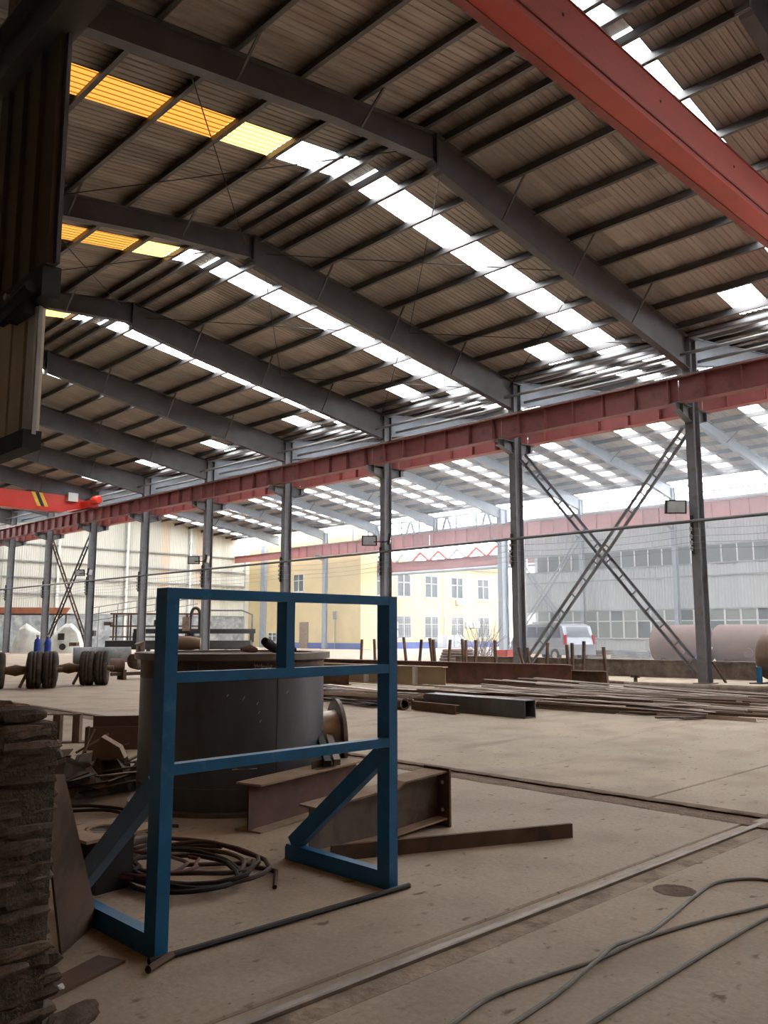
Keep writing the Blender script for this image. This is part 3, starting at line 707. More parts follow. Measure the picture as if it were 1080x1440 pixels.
# ================================================================== HANGING PANELS AND BRICK WALL AT THE LEFT
t = empty('hanging_wall_panel', (1.6, 3.9, 2.4), label='narrow tan corrugated wall panel hanging above the broken brick wall', cat='wall panel')
for i, (y0, y1, m, dx) in enumerate(((.18, .27, M_panelW, 0), (.27, .31, M_dark, .02), (.31, .46, M_panelL, 0), (.46, .49, M_dark, .02), (.49, .78, M_panelL, 0), (.78, 1.4, M_panelD, .01))):
    obj('sheet_rib', MB().box(-.02 + dx, .03, y0, y1, .02, 1.5), m, t)
obj('edge_trim', MB().box(-.01, .01, .165, .18, .0, .75), M_white, t)
obj('bottom_channel', MB().box(-.05, .04, .17, 1.5, -.07, .02), M_dark, t)
t = empty('hanging_wall_panel', (1.6, 3.9, 3.15), label='dark brown ribbed wall panel rising above the tan panel to the roof', cat='wall panel')
for i in range(7):
    obj('sheet_rib', MB().box(-.05 + .025 * (i % 2), .0, .0 + i * .11, .11 + i * .11, 0.06, 4.6), M_panelD, t)
obj('edge_trim', MB().box(-.02, .0, -.03, .0, .06, 4.6), M_rafter, t)
br = obj('lower_bracket', MB().box(-.06, .03, .02, .60, -.10, .06).box(-.09, -.04, .14, .36, -.16, .0).tube([(-.1, .05, -.06), (-.1, .5, -.12)], .03, 8), M_dark, t)
obj('bolt', MB().lathe([(0, .03), (.02, .02), (.02, 0)], (-.11, .3, -.05), (-1, 0, 0), 8), M_silver, t)
o = obj('dark_beam', MB().isec((1.55, 2.0, 4.60), (1.55, 9, 4.60), .34, .16, .014, .012), M_rafter)
tag(o, 'dark steel beam running past the top of the hanging panels', 'beam')

# brick wall: courses of single bricks with uneven faces
bw = empty('brick_wall', (1.1, 3.3, 0), label='broken low brick wall end beside the leaning steel plate', cat='brick wall')
obj('mortar_core', MB().box(-.42, .360, .005, 1.2, 0, 1.10), M_mortar, bw)
rb = random.Random(3)
bmeshes = []
for q in range(14):
    L_ = .235 if q % 3 else rb.uniform(.10, .17)
    vs = []; NX, NY, NZ = 5, 4, 3
    idx = {}
    fs = []
    def gv(i, j, k):
        if (i, j, k) not in idx:
            idx[(i, j, k)] = len(vs)
            e = sum((i in (0, NX - 1), j in (0, NY - 1), k in (0, NZ - 1)))
            r_ = .006 * max(0, e - 1)
            cx_, cy_, cz_ = i / (NX - 1), j / (NY - 1), k / (NZ - 1)
            vs.append((cx_ * L_ - (cx_ - .5) * 2 * r_ + rb.uniform(-.008, .008), cy_ * .11 - (cy_ - .5) * 2 * r_ + rb.uniform(-.010, .010), cz_ * .054 - (cz_ - .5) * 2 * r_ + rb.uniform(-.006, .006)))
        return idx[(i, j, k)]
    for i in range(NX - 1):
        for j in range(NY - 1):
            for k in (0, NZ - 1): fs.append((gv(i, j, k), gv(i + 1, j, k), gv(i + 1, j + 1, k), gv(i, j + 1, k)))
    for i in range(NX - 1):
        for k in range(NZ - 1):
            for j in (0, NY - 1): fs.append((gv(i, j, k), gv(i + 1, j, k), gv(i + 1, j, k + 1), gv(i, j, k + 1)))
    for j in range(NY - 1):
        for k in range(NZ - 1):
            for i in (0, NX - 1): fs.append((gv(i, j, k), gv(i, j + 1, k), gv(i, j + 1, k + 1), gv(i, j, k + 1)))
    mb = MB().add(vs, fs)
    bmeshes.append((mb.mesh('brick', M_brick), mb.mesh('brick', M_brickO), L_))
z = 0.01; row = 0
while z < 1.15:
    edge = .385 + (.05 if z < .2 else 0) - (.035 if z > 1.0 else 0) + rb.uniform(-.014, .014)
    # face toward the camera (stretchers along X), reaching the ragged end
    x = edge
    while x > -.30:
        c_ = rb.choice(bmeshes); x -= c_[2] + .012
        put('brick', c_[1 if rb.random() < .07 else 0], bw, (x, rb.uniform(-.02, .006), z + rb.uniform(-.003, .003)), (rb.uniform(-.03, .03), rb.uniform(-.025, .025), rb.uniform(-.05, .05)))
    # end face bricks (headers and stretchers along Y)
    y = .12
    while y < .95:
        put('brick', rb.choice(bmeshes)[1 if rb.random() < .2 else 0], bw, (edge + rb.uniform(-.02, .008), y, z), (0, rb.uniform(-.03, .03), math.pi / 2 + rb.uniform(-.06, .06)))
        y += .247
    z += .061; row += 1
for (x, y, rz_) in ((1.46, 3.12, .5), (1.38, 3.02, 2.2)):
    o = put('loose_brick', bmeshes[1][0], None, (x, y, .0), (0, 0, rz_)); tag(o, 'loose broken brick on the floor at the foot of the brick wall', 'brick', 'loose bricks by the wall')
# ================================================================== BLUE FRAME
bf = empty('blue_steel_frame', (2.84, 3.60, 0), label='blue painted tubular steel stand frame with diagonal feet', cat='frame')
xl, xr = 2.105 - 2.84, 3.575 - 2.84
for x, z0 in ((xl, 0), (xr, 0)):
    obj('post', MB().box(x - .033, x + .033, -.03, .07, z0, 1.655), M_blue, bf)
for z, nm in ((1.63, 'top_rail'), (1.235, 'middle_rail'), (.815, 'lower_rail')):
    obj(nm, MB().box(xl + .03, xr - .03, -.028, .032, z - .025, z + .025), M_blue, bf)
obj('short_upright', MB().box(-.055, .0, -.026, .06, 1.26, 1.605), M_blue, bf)
for x in (xl, xr):
    obj('foot_bar', MB().box(x - .032, x + .032, .07, .92, .0, .095), M_blue, bf)
    obj('diagonal_brace', MB().bar((x, .06, .74), (x, .87, .10), .10, .06, up=(1, 0, 0)), M_blue, bf)
    obj('weld_plate', MB().box(x - .034, x + .034, .92, .926, .0, .08), M_dark, bf)
o = obj('steel_rod', MB().tube([(2.03, 3.545, .016), (3.66, 3.53, .016)], .015, 8), M_dark); tag(o, 'dark steel rod lying on the floor along the foot of the blue frame', 'rod')
o = obj('steel_rod', MB().tube([(1.98, 3.46, .018), (2.14, 3.54, .018)], .017, 8), M_rust); tag(o, 'short rusty rod stub lying beside the near foot of the blue frame', 'rod')

# ================================================================== TANK
tk = empty('steel_tank', (4.47, 6.50, 0), label='large dark upright cylindrical steel shell with rusty top band and flanged side nozzle', cat='tank')
R = .81
obj('shell', MB().lathe([(R - .012, .03), (R, .03), (R, 1.06)], n=72), M_tank, tk, smooth=True)
obj('rusty_band', MB().lathe([(R + .001, 1.06), (R + .001, 1.225)], n=72), M_tankrust, tk, smooth=True)
obj('top_rim', MB().lathe([(R - .1, 1.215), (R + .055, 1.215), (R + .055, 1.27), (R - .1, 1.27)], n=72, closed=True), M_rim, tk, smooth=True)
obj('top_plate', MB().lathe([(0, 1.255), (R - .1, 1.255)], n=48), M_rust, tk)
obj('base_ring', MB().lathe([(R - .05, .0), (R + .07, .0), (R + .07, .03), (R - .05, .03)], n=72, closed=True), M_rim, tk, smooth=True)
for a in (215, 262): 
    ca, sa = math.cos(math.radians(a)), math.sin(math.radians(a))
    obj('weld_seam', MB().tube([(ca * (R + .001), sa * (R + .001), .04), (ca * (R + .001), sa * (R + .001), 1.2)], .005, 5), M_tank, tk)
obj('seam_line', MB().lathe([(R + .001, .205), (R + .003, .208), (R + .001, .211)], n=72), M_rim, tk)
# nozzle, pointing along +X -Y
na = math.radians(-27); nd = Vector((math.cos(na), math.sin(na), 0))
nz_ = empty
no = nd * (R - .12) + Vector((0, 0, .46))
nzl = obj('nozzle', MB().lathe([(.25, 0), (.26, .16), (.27, .25)], no, nd, 32), M_silver, tk, smooth=True)
obj('nozzle_flange', MB().lathe([(.2, .25), (.37, .25), (.37, .285), (.2, .285)], no, nd, 40, closed=True), M_rim, nzl, smooth=True)
rc = random.Random(5)
for (a, z, w) in ((247, 1.17, .28), (262, 1.18, .30)):
    pts = []
    for i in range(26):
        aa = math.radians(a + i * w / 26 * 40 ); pts.append((math.cos(aa) * (R + .004), math.sin(aa) * (R + .004), z + .015 * math.sin(i * 2.1) + rc.uniform(-.006, .006)))
    obj('chalk_mark', MB().tube(pts, .0035, 4), M_chalk, tk)
for (a, z, dz) in ((232, .93, .02), (241, .90, .03), (249, .86, .025), (250, .79, .02), (268, .94, .02), (251, .72, .02), (236, .36, .0)):
    aa = math.radians(a); ab = math.radians(a + (1 if dz else 14))
    obj('chalk_mark', MB().tube([(math.cos(aa) * (R + .003), math.sin(aa) * (R + .003), z), (math.cos(ab) * (R + .003), math.sin(ab) * (R + .003), z + dz)], .003, 4), M_chalk, tk)
# things on the tank lid
o = obj('rubber_offcut', MB().tube([(4.42, 5.98, 1.37), (4.48, 6.0, 1.345), (4.56, 6.02, 1.305), (4.68, 6.02, 1.295), (4.78, 6.0, 1.29)], [.035, .045, .04, .032, .02], 10), M_black, smooth=True); tag(o, 'bent black rubber offcut resting on the tank rim', 'rubber piece')
o = obj('rust_lump', MB().tube([(4.20, 6.0, 1.30), (4.28, 6.0, 1.31), (4.36, 6.01, 1.295)], [.018, .035, .02], 8), M_rust, smooth=True); tag(o, 'small reddish lump resting on the tank rim', 'scrap')
o = obj('cloth_roll', MB().tube([(4.349, 7.412, 1.338), (4.499, 7.292, 1.338), (4.579, 7.232, 1.335)], [.062, .068, .055], 12), M_pink, smooth=True); tag(o, 'tan rolled cloth lying on the tank lid', 'cloth roll')
# two bars leaning at the nozzle
for i, (a, b) in enumerate((((4.652, 5.400, 0.385), (5.093, 6.065, 0.600)), ((4.756, 5.404, 0.385), (5.301, 6.200, 0.600)))):
    o = obj('leaning_flat_bar', MB().bar(a, b, .055, .05), M_dark if i == 0 else M_rim)
    tag(o, ('dark' if i == 0 else 'pale edged') + ' steel bar leaning from the reddish I-beam onto the tank', 'bar')

# ================================================================== I-BEAMS, FLAT BAR NEAR THE FRAME
def ibeam(name, p0, p1, h, b, mat, lab, cat='I-beam', dusty=False, tf=.014):
    p0, p1 = Vector(p0), Vector(p1); t = empty(name, ((p0 + p1) / 2).to_tuple()[:2] + (0,), label=lab, cat=cat)
    c = Vector(t.location); a, b_ = p0 - c, p1 - c
    up = Vector((0, 0, 1)); z = up * (h / 2)
    obj('web', MB().bar(a + z, b_ + z, .012, h - 2 * tf), mat, t)
    obj('top_flange', MB().bar(a + up * (h - tf / 2), b_ + up * (h - tf / 2), b, tf), M_dust if dusty else mat, t)
    obj('bottom_flange', MB().bar(a + up * (tf / 2), b_ + up * (tf / 2), b, tf), M_dust if dusty else mat, t)
    return t
t = ibeam('steel_beam', (3.80, 5.30, 0), (5.20, 5.66, 0), .345, .24, M_rustR, 'reddish rusty I-beam lying on its flange in front of the tank', dusty=True)
o = obj('angle_offcut', MB().angle((4.55, 5.44, .375), (4.86, 5.52, .375), .06, .006), M_rust); tag(o, 'short angle offcut lying on the reddish I-beam', 'offcut')
# stepped beam with end plate
t = empty('steel_beam', (4.4, 4.50, 0), label='grey rusty stepped I-beam with a bolted end plate beside the blue frame', cat='I-beam')
ox = 4.4
prof = [(3.72, .30), (4.30, .34), (4.44, .335), (4.52, .375), (4.97, .40)]
bots = [(4.97, .06), (4.30, .015), (3.72, .015)]
obj('web', MB().prism([(a - ox, b) for a, b in prof] + [(a - ox, b) for a, b in bots], (0, 0, 0), (1, 0, 0), (0, 0, 1), (0, 1, 0), .012), M_rustG, t)
mb = MB()
for (a, b), (c, d) in zip(prof[:-1], prof[1:]): mb.bar((a - ox, 0, b), (c - ox, 0, d), .22, .013)
obj('top_flange', mb, M_dust, t)
mb = MB()
for (a, b), (c, d) in zip(bots[:-1], bots[1:]): mb.bar((a - ox, 0, b), (c - ox, 0, d), .22, .013)
obj('bottom_flange', mb, M_dust, t)
ep = obj('end_plate', MB().box(4.97 - ox, 4.99 - ox, -.13, .13, .0, .425), M_rust, t)
for z in (.12, .32):
    obj('bolt_hole', MB().lathe([(0, 0), (.014, 0), (.014, .003), (0, .003)], (4.966 - ox, -.065, z), (-1, 0, 0), 10), M_white, ep)
o = obj('flat_bar', MB().bar((3.72, 4.28, .048), (5.36, 3.56, .048), .03, .095), M_rust); tag(o, 'long brown flat bar lying on edge on the floor past the blue frame', 'flat bar')
o = obj('concrete_crumb', MB().lathe([(0, 0), (.03, .004), (.026, .03), (0, .04)], (4.05, 4.95, 0), n=7), M_dust); tag(o, 'small crumb of concrete on the floor before the reddish beam', 'rubble')

# ================================================================== LEFT CLUTTER
# plate leaning against the brick wall
pA, pB = Vector((1.80, 3.92, 0)), Vector((2.12, 4.22, 0)); up_ = Vector((-.30, -.38, .93)).normalized()
lp = obj('leaning_plate', MB().prism([(0, 0), ((pB - pA).length, 0), (.20, .93), (.04, .96), (-.015, .9)], pA + Vector((0, 0, .006)), (pB - pA).normalized(), up_, (pB - pA).normalized().cross(up_), .012), M_rust)
tag(lp, 'brown rusty steel plate leaning against the brick wall end', 'plate')
o = obj('floor_plate', MB().prism([(0, 0), (.42, .16), (.36, .30), (-.05, .12)], (1.55, 3.48, .008), (1, 0, 0), (0, 1, 0), (0, 0, 1), .012), M_rust); tag(o, 'thin rusty sheet lying flat at the foot of the brick wall', 'sheet')
o = obj('paper_scrap', MB().add([(1.593, 3.540, .002), (1.653, 3.520, .008), (1.658, 3.580, .02), (1.603, 3.580, .01), (1.623, 3.550, .026)], [(0, 1, 4), (1, 2, 4), (2, 3, 4), (3, 0, 4), (0, 3, 2, 1)]), M_paper); tag(o, 'crumpled white paper scrap on the floor by the brick wall', 'paper')
# column stub with base plate
t = empty('column_stub', (2.42, 4.78, 0), rz=.12, label='short dark column stub topped by a brown plate with a round hole', cat='column stub')
obj('stub', MB().hollow((0, 0, .0), (0, 0, .305), .24, .24, .01, up=(0, 1, 0)), M_dark, t)
pl_ = MB().lathe([(.085, .305), (.085, .322), (.10, .322), (.10, .305)], n=20, closed=True)
pl_.box(-.24, -.1, -.20, .20, .305, .322).box(.1, .24, -.20, .20, .305, .322).box(-.1, .1, -.20, -.1, .305, .322).box(-.1, .1, .1, .20, .305, .322)
for s in ((-1, -1), (1, -1), (1, 1), (-1, 1)): pl_.prism([(0, 0), (.1 * s[0], 0), (.1 * s[0], .1 * s[1]), (0, .1 * s[1])] if False else [(.06 * s[0], .1 * s[1]), (.1 * s[0], .1 * s[1]), (.1 * s[0], .06 * s[1])], (0, 0, .3135), (1, 0, 0), (0, 1, 0), (0, 0, 1), .017)
obj('top_plate', pl_, M_dust, t)
obj('inner_plate', MB().lathe([(0, .309), (.09, .309)], n=20), M_dark, t)
obj('stiffener', MB().box(-.2, -.12, -.01, .01, .15, .305), M_dark, t)
# H stub further back
t = empty('column_stub', (5.06, 11.15, 0), rz=-.65, label='upright rusty H-section offcut standing behind the scrap heap', cat='column stub')
obj('flange', MB().box(-.17, -.08, -.09, .09, .012, .36), M_rust, t); obj('flange', MB().box(.08, .17, -.09, .09, .012, .36), M_rust, t)
obj('top_bar', MB().box(-.30, .18, -.06, .06, .36, .372), M_rust, t); obj('bottom_bar', MB().box(-.1, .32, -.1, .1, .0, .012), M_rust, t)
t = empty('steel_box', (5.25, 10.0, 0), rz=-.62, label='low reddish brown steel plate box partly behind the tank', cat='steel box')
obj('front_plate', MB().box(-.45, .6, -.01, .01, 0, .28), M_rustR, t); obj('rear_plate', MB().box(-.38, .6, .12, .14, 0, .40), M_rustR, t); obj('side_plate', MB().box(-.45, -.43, .01, .14, 0, .28), M_rustR, t)

# hoses: coil of loops on the floor
def loop_hose(cx, cy, rx, ry, turns, seed, r, mat, lab, z0=.012, ph=0, arc=1.0):
    q = random.Random(seed); pts = []; n_ = int(26 * turns)
    for i in range(n_ + 1):
        f = i / n_; a = ph + 2 * math.pi * turns * f
        w = 1 + .16 * math.sin(a * .53 + seed) + .10 * math.sin(a * 1.7 + seed * 2)
        pts.append((cx + rx * w * math.cos(a) + .12 * f * q.uniform(.5, 1), cy + ry * w * math.sin(a) + .08 * f, z0 + .012 + .03 * f + .012 * math.sin(a * 2.3 + seed)))
    o = obj('hose', MB().tube(pts, r, 7), mat, smooth=True)
    tag(o, lab, 'hose')
    return o
loop_hose(2.95, 4.72, .36, .50, 3.2, 1, .014, M_hose, 'brown hose lying in wide loops beside the column stub', ph=.4)
loop_hose(2.78, 4.55, .30, .42, 2.6, 4, .014, M_black, 'black hose tangled inside the brown loops', z0=.03, ph=2)
loop_hose(2.66, 4.75, .22, .36, 1.8, 8, .011, M_hoseR, 'dark red hose crossing behind the near post of the blue frame', z0=.05, ph=1)
loop_hose(3.02, 6.45, .34, .42, 2.4, 6, .013, M_black, 'black hose loops in front of the scrap heap', z0=.01, ph=3)
loop_hose(2.85, 5.75, .30, .36, 2.2, 11, .012, M_hose, 'brown hose loops lying between the column stub and the tank', z0=.01, ph=5)
for i, (pts, m, lab) in enumerate((
    ([(2.6, 5.95, .02), (2.9, 6.0, .05), (3.25, 5.95, .03), (3.5, 5.75, .02)], M_hose, 'brown hose end trailing from the scrap heap toward the tank'),
    ([(2.5, 5.5, .02), (2.85, 5.62, .03), (3.2, 5.6, .02)], M_silver, 'pale metal rod lying before the scrap heap'),
    ([(3.1, 4.05, .012), (3.3, 4.3, .014), (3.25, 4.6, .012), (2.95, 4.75, .03)], M_hose, 'brown hose end curling out on the open floor'))):
    o = obj('hose' if i != 1 else 'metal_rod', MB().tube(pts, .013, 7), m, smooth=True); tag(o, lab, 'hose' if i != 1 else 'rod')

# scrap heap between brick wall and tank
rs = random.Random(21)
t = empty('crumpled_tarp', (3.72, 7.75, 0), label='dark crumpled tarp lying in the scrap heap', cat='tarp')
nx, ny = 14, 9; vs = []
for i in range(nx):
    for j in range(ny):
        e = min(i, j, nx - 1 - i, ny - 1 - j)
        vs.append((-.55 + i * .085 + rs.uniform(-.02, .02), -.42 + j * .10 + rs.uniform(-.02, .02), .012 + (0 if e == 0 else (.17 + rs.uniform(-.10, .14)) * min(1, e / 2))))
obj('sheet', MB().add(vs, [(i * ny + j, (i + 1) * ny + j, (i + 1) * ny + j + 1, i * ny + j + 1) for i in range(nx - 1) for j in range(ny - 1)]), M_cloth, t)
t2 = obj('black_rubber_sheet', MB().add([(3.25 + .09 * i + rs.uniform(-.02, .02), 8.35 + .12 * j + rs.uniform(-.03, .03), .01 + .30 * math.sin(math.pi * i / 9) * math.sin(math.pi * (j + .5) / 6) + rs.uniform(0, .07)) for i in range(10) for j in range(6)],
    [(i * 6 + j, (i + 1) * 6 + j, (i + 1) * 6 + j + 1, i * 6 + j + 1) for i in range(9) for j in range(5)]), M_black)
tag(t2, 'black folded rubber sheet humped at the back of the scrap heap', 'rubber sheet')
for i in range(42):
    x, y = rs.uniform(3.05, 4.45), rs.uniform(7.2, 8.7)
    if (x - 4.47) ** 2 + (y - 6.5) ** 2 < 1.0: x -= .5
    a = rs.uniform(-.9, .6); L_ = rs.uniform(.25, .7); z = rs.uniform(.03, .20); dz = rs.uniform(-.05, .14)
    d = Vector((math.cos(a), math.sin(a), 0)) * L_ / 2
    if i % 3 == 0:
        o = obj('wood_strip', MB().bar((x - d.x, y - d.y, z), (x + d.x, y + d.y, z + dz), rs.uniform(.03, .09), .014), M_wood); tag(o, 'weathered wooden strip tossed on the scrap heap', 'wood strip', 'wood strips in the scrap heap')
    elif i % 3 == 1:
        o = obj('scrap_bar', MB().bar((x - d.x, y - d.y, z), (x + d.x, y + d.y, z + dz), .025, .02), M_rust); tag(o, 'short rusty bar end tossed on the scrap heap', 'bar end', 'bar ends in the scrap heap')
    else:
        p = [(rs.uniform(.10, .24) * math.cos(q * 1.05), rs.uniform(.08, .2) * math.sin(q * 1.05)) for q in range(6)]
        nv = Vector((rs.uniform(-.4, .4), rs.uniform(-.5, .1), 1)).normalized(); u = nv.cross(Vector((0, 1, 0))).normalized()
        o = obj('sheet_scrap', MB().prism(p, (x, y, z + .02), u, nv.cross(u), nv, .006), rs.choice((M_rust, M_cloth, M_dark))); tag(o, 'torn bit of thin sheet lying in the scrap heap', 'sheet scrap', 'sheet scraps in the scrap heap')
o = obj('yellow_scrap', MB().box(2.66, 2.74, 6.05, 6.14, .02, .05), M_yellowbit); tag(o, 'small yellow scrap lying among the hoses', 'scrap')
o = obj('rebar_bundle', MB().tube([(3.8, 8.0, .3), (3.95, 8.1, .5)], .012, 6).tube([(3.82, 8.0, .3), (3.92, 8.15, .52)], .012, 6).tube([(3.75, 8.05, .3), (4.1, 8.1, .44)], .012, 6), M_rust); tag(o, 'tied rusty rebar ends sticking up from the scrap heap', 'rebar')
o = obj('pale_block', MB().prism([(0, 0), (.3, .02), (.26, .12), (.1, .22), (.02, .1)], (3.78, 7.75, .26), (.8, -.6, 0), (0, .2, .98), (.6, .8, 0), .18), M_dust); tag(o, 'pale wedge-shaped wood offcut on top of the scrap heap', 'offcut')

# ================================================================== CABLES ON THE FLOOR, STAIN
def smooth_pts(p, n=10):
    out = []
    P = [Vector(p[0]) * 2 - Vector(p[1])] + [Vector(q) for q in p] + [Vector(p[-1]) * 2 - Vector(p[-2])]
    for i in range(1, len(P) - 2):
        for j in range(n):
            t = j / n; a, b, c, d = P[i - 1:i + 3]
            out.append(.5 * ((2 * b) + (-a + c) * t + (2 * a - 5 * b + 4 * c - d) * t * t + (-a + 3 * b - 3 * c + d) * t ** 3))
    out.append(Vector(p[-1])); return out
zc = .0095
for pts, lab in (([(2.546, 2.055, zc), (2.698, 2.076, zc), (3.019, 2.108, zc), (3.385, 2.155, zc + .017), (3.636, 2.200, zc + .017), (3.966, 2.201, zc), (4.624, 2.302, zc), (4.966, 2.338, zc), (5.168, 2.259, zc), (5.244, 2.145, zc), (5.246, 1.910, zc)], 'grey cable with a wide bend near the dark floor stain'),
                 ([(2.371, 2.204, zc), (2.538, 2.232, zc), (2.826, 2.278, zc), (3.165, 2.242, zc), (3.499, 2.190, zc), (3.824, 2.179, zc), (4.253, 2.105, zc), (4.779, 1.963, zc), (5.361, 1.797, zc)], 'grey cable crossing under the wide-bend cable on the floor'),
                 ([(2.713, 1.869, zc), (2.905, 1.873, zc), (3.115, 1.878, zc), (3.467, 1.884, zc), (3.949, 1.892, zc), (4.583, 1.886, zc), (5.110, 1.826, zc)], 'straight grey cable lying apart from the two crossing cables')):
    o = obj('grey_cable', MB().tube(smooth_pts(pts), .0095, 8), M_cable, smooth=True); tag(o, lab, 'cable')
o = obj('floor_stain', MB().lathe([(0, .003), (.10, .003), (.12, .001)], (4.70, 2.45, 0), n=14), M_dirt); tag(o, 'dark round dirt patch on the floor by the grey cables', 'dirt patch')

# ================================================================== STEEL STOCK PILE
rp = random.Random(33)
def barlen(x0, y0, x1, y1, z, kind, mat, lab, cat, grp, s=.06):
    p0, p1 = (x0, y0, z), (x1, y1, z + rp.uniform(-.003, .003))
    mb = MB()
    if kind == 'flat': mb.bar(p0, p1, s * 1.6, .014)
    elif kind == 'angle': mb.angle(p0, p1, s)
    elif kind == 'tube': mb.tube([p0, p1], s / 2, 8)
    elif kind == 'box': mb.hollow(p0, p1, s * 1.3, s, .006)
    else: mb.chan(p0, p1, s * 1.5, s)
    o = obj({'flat': 'flat_bar', 'angle': 'angle_bar', 'tube': 'steel_tube', 'box': 'box_tube', 'chan': 'channel_bar'}[kind], mb, mat); tag(o, lab, cat, grp)
NAMES = {'flat': ('flat steel bar lying in the long stock pile on the floor', 'flat bar', 'flat bars in the stock pile'),
         'angle': ('rusty angle bar lying in the long stock pile on the floor', 'angle bar', 'angle bars in the stock pile'),
         'tube': ('steel tube lying in the long stock pile on the floor', 'tube', 'tubes in the stock pile'),
         'box': ('square box tube lying in the long stock pile on the floor', 'box tube', 'box tubes in the stock pile'),
         'chan': ('channel bar lying in the long stock pile on the floor', 'channel bar', 'channel bars in the stock pile')}
for layer in range(4):
    nb_ = (24, 24, 22, 18, 12)[layer]; skew = (.08, .20, .12, .24)[layer]; xa_, xb_ = ((12.7, 18.6), (12.9, 18.4), (13.1, 18.0), (13.4, 17.6), (13.6, 16.6))[layer]
    for i in range(nb_):
        f = (i + rp.uniform(-.2, .2)) / (nb_ - 1)
        x = xa_ + (xb_ - xa_) * f
        kind = rp.choice(('flat', 'flat', 'angle', 'angle', 'tube', 'box', 'chan'))
        ys = 4.9 + rp.uniform(0, 2.9) + (2.2 if f < .25 else 0) - (.6 if f > .7 else 0); ye = min(ys + rp.uniform(4.2, 8.0), 13.3)
        if f < .22: ys = 11.3 + rp.uniform(0, .6); ye = ys + rp.uniform(3.0, 5.0)
        sz = rp.uniform(.035, .058); z = .034 + .06 * layer
        if kind == 'flat': z -= .025
        barlen(x - (ys - 5.3) * skew, ys, x - (ye - 5.3) * skew, ye, z, kind, rp.choice((M_bar, M_barL, M_barL, M_rust)), *NAMES[kind], s=sz)
for i in range(18):
    x0 = 14.0 + 4.0 * i / 17 + rp.uniform(-.15, .15); y0 = 5.0 + rp.uniform(0, 2.0); L_ = rp.uniform(4.5, 7.5); sk = rp.uniform(.05, .34)
    z = .265 + .011 * (i % 6) + .002 * i
    o = obj('flat_bar', MB().bar((x0, y0, z - .17), (x0 - L_ * sk, y0 + L_, z + .02), rp.uniform(.05, .09), .010), M_barL); tag(o, 'thin pale flat bar lying loose on top of the stock pile', 'flat bar', 'loose pale bars on the stock pile')
# short ends near the front edge
for i in range(10):
    x, y = rp.uniform(13.6, 16.5), rp.uniform(6.4, 8.2); a = rp.uniform(0, 3)
    o = obj('short_bar', MB().bar((x, y, .03), (x + math.cos(a) * .7, y + math.sin(a) * .7, .04), .08, .03), M_bar); tag(o, 'short steel offcut at the near end of the stock pile', 'offcut', 'offcuts by the stock pile')
# dark box section lying in front
t = empty('box_beam', (12.05, 9.0, 0), rz=-.02, label='thick dark grey hollow box section lying before the stock pile', cat='box beam')
obj('tube_wall', MB().hollow((0, -.25, .15), (0, 2.1, .15), .30, .30, .014), M_tank, t)
o = obj('channel_bar', MB().chan((11.62, 10.0, .09), (11.75, 11.2, .09), .15, .10, .012), M_rust); tag(o, 'rusty channel lying beside the dark box section', 'channel')
o = obj('steel_pipe', MB().lathe([(.075, 0), (.105, 0), (.105, 3.5), (.075, 3.5)], (11.62, 11.3, .105), Vector((.28, 1, 0)), 16, closed=True), M_rust, smooth=True); tag(o, 'open ended rusty pipe at the left end of the stock pile', 'pipe')
for i, (x0, y0, x1, y1, m) in enumerate(((11.5, 12.0, 12.9, 17.0, M_dark), (11.9, 12.2, 13.6, 17.6, M_bar), (12.6, 12.0, 14.3, 18.0, M_barL), (13.2, 13.6, 14.3, 18.5, M_dark), (13.8, 13.6, 14.6, 17.0, M_barL))):
    o = obj('flat_bar', MB().bar((x0, y0, .06 + .03 * (i % 3)), (x1, y1, .08 + .05 * (i % 2)), .16, .05 + .04 * (i % 2)), m); tag(o, 'broad flat bar lying between the tank and the stock pile', 'flat bar', 'broad flat bars beyond the tank')
# large I-beams behind the pile
t = ibeam('steel_beam', (19.1, 12.55, 0), (17.7, 22.0, 0), .60, .24, M_rustR, 'long dark red I-beam lying upright behind the stock pile', tf=.02)
t = ibeam('steel_beam', (19.65, 11.85, 0), (19.3, 14.2, 0), .44, .2, M_rust, 'short dark I-beam end lying past the long dark red I-beam', tf=.02)
t = ibeam('steel_beam', (17.3, 15.3, 0), (16.9, 20.3, 0), .52, .22, M_creamb, 'cream dusted I-beam with pale stiffeners lying on the stock pile', tf=.02)
for y in (-1.5, .3): obj('stiffener', MB().box(-.11 - y * .08, .1 - y * .08, y - .05, y + .05, .02, .50), M_white, t)
t = ibeam('steel_beam', (15.9, 17.6, 0), (15.5, 22.5, 0), .5, .22, M_rust, 'rusty I-beam lying beyond the blue frame toward the yellow wall', tf=.02)
t = ibeam('steel_beam', (26.12, 10.65, 0), (24.9, 21.5, 0), .55, .24, M_rustG, 'long grey beam lying behind the lattice brace in front of the drums', tf=.025)
# big grey pipe along the pile
o = obj('grey_pipe', MB().tube([(20.3, 4.5, .125), (18.9, 10.9, .125)], .125, 20), M_rustG, smooth=True); tag(o, 'long grey steel pipe lying at the back edge of the stock pile', 'pipe')
# pipe with valve fittings
t = empty('fitting_pipe', (20.6, 12.0, 0), rz=-.2, label='thin brown pipe with small upright fittings lying behind the stock pile', cat='pipe')
obj('pipe', MB().tube([(0, -1.3, .09), (0, 1.0, .09)], .06, 10), M_rust, t)
for y in (-.5, .6): obj('fitting', MB().tube([(0, y, .1), (0, y, .3)], .05, 8).box(-.03, .03, y - .13, y + .13, .26, .32), M_rust, t)
obj('elbow', MB().tube([(0, .9, .1), (-.05, 1.2, .22), (.02, 1.5, .28), (0, 1.8, .16)], .09, 10), M_rust, t)
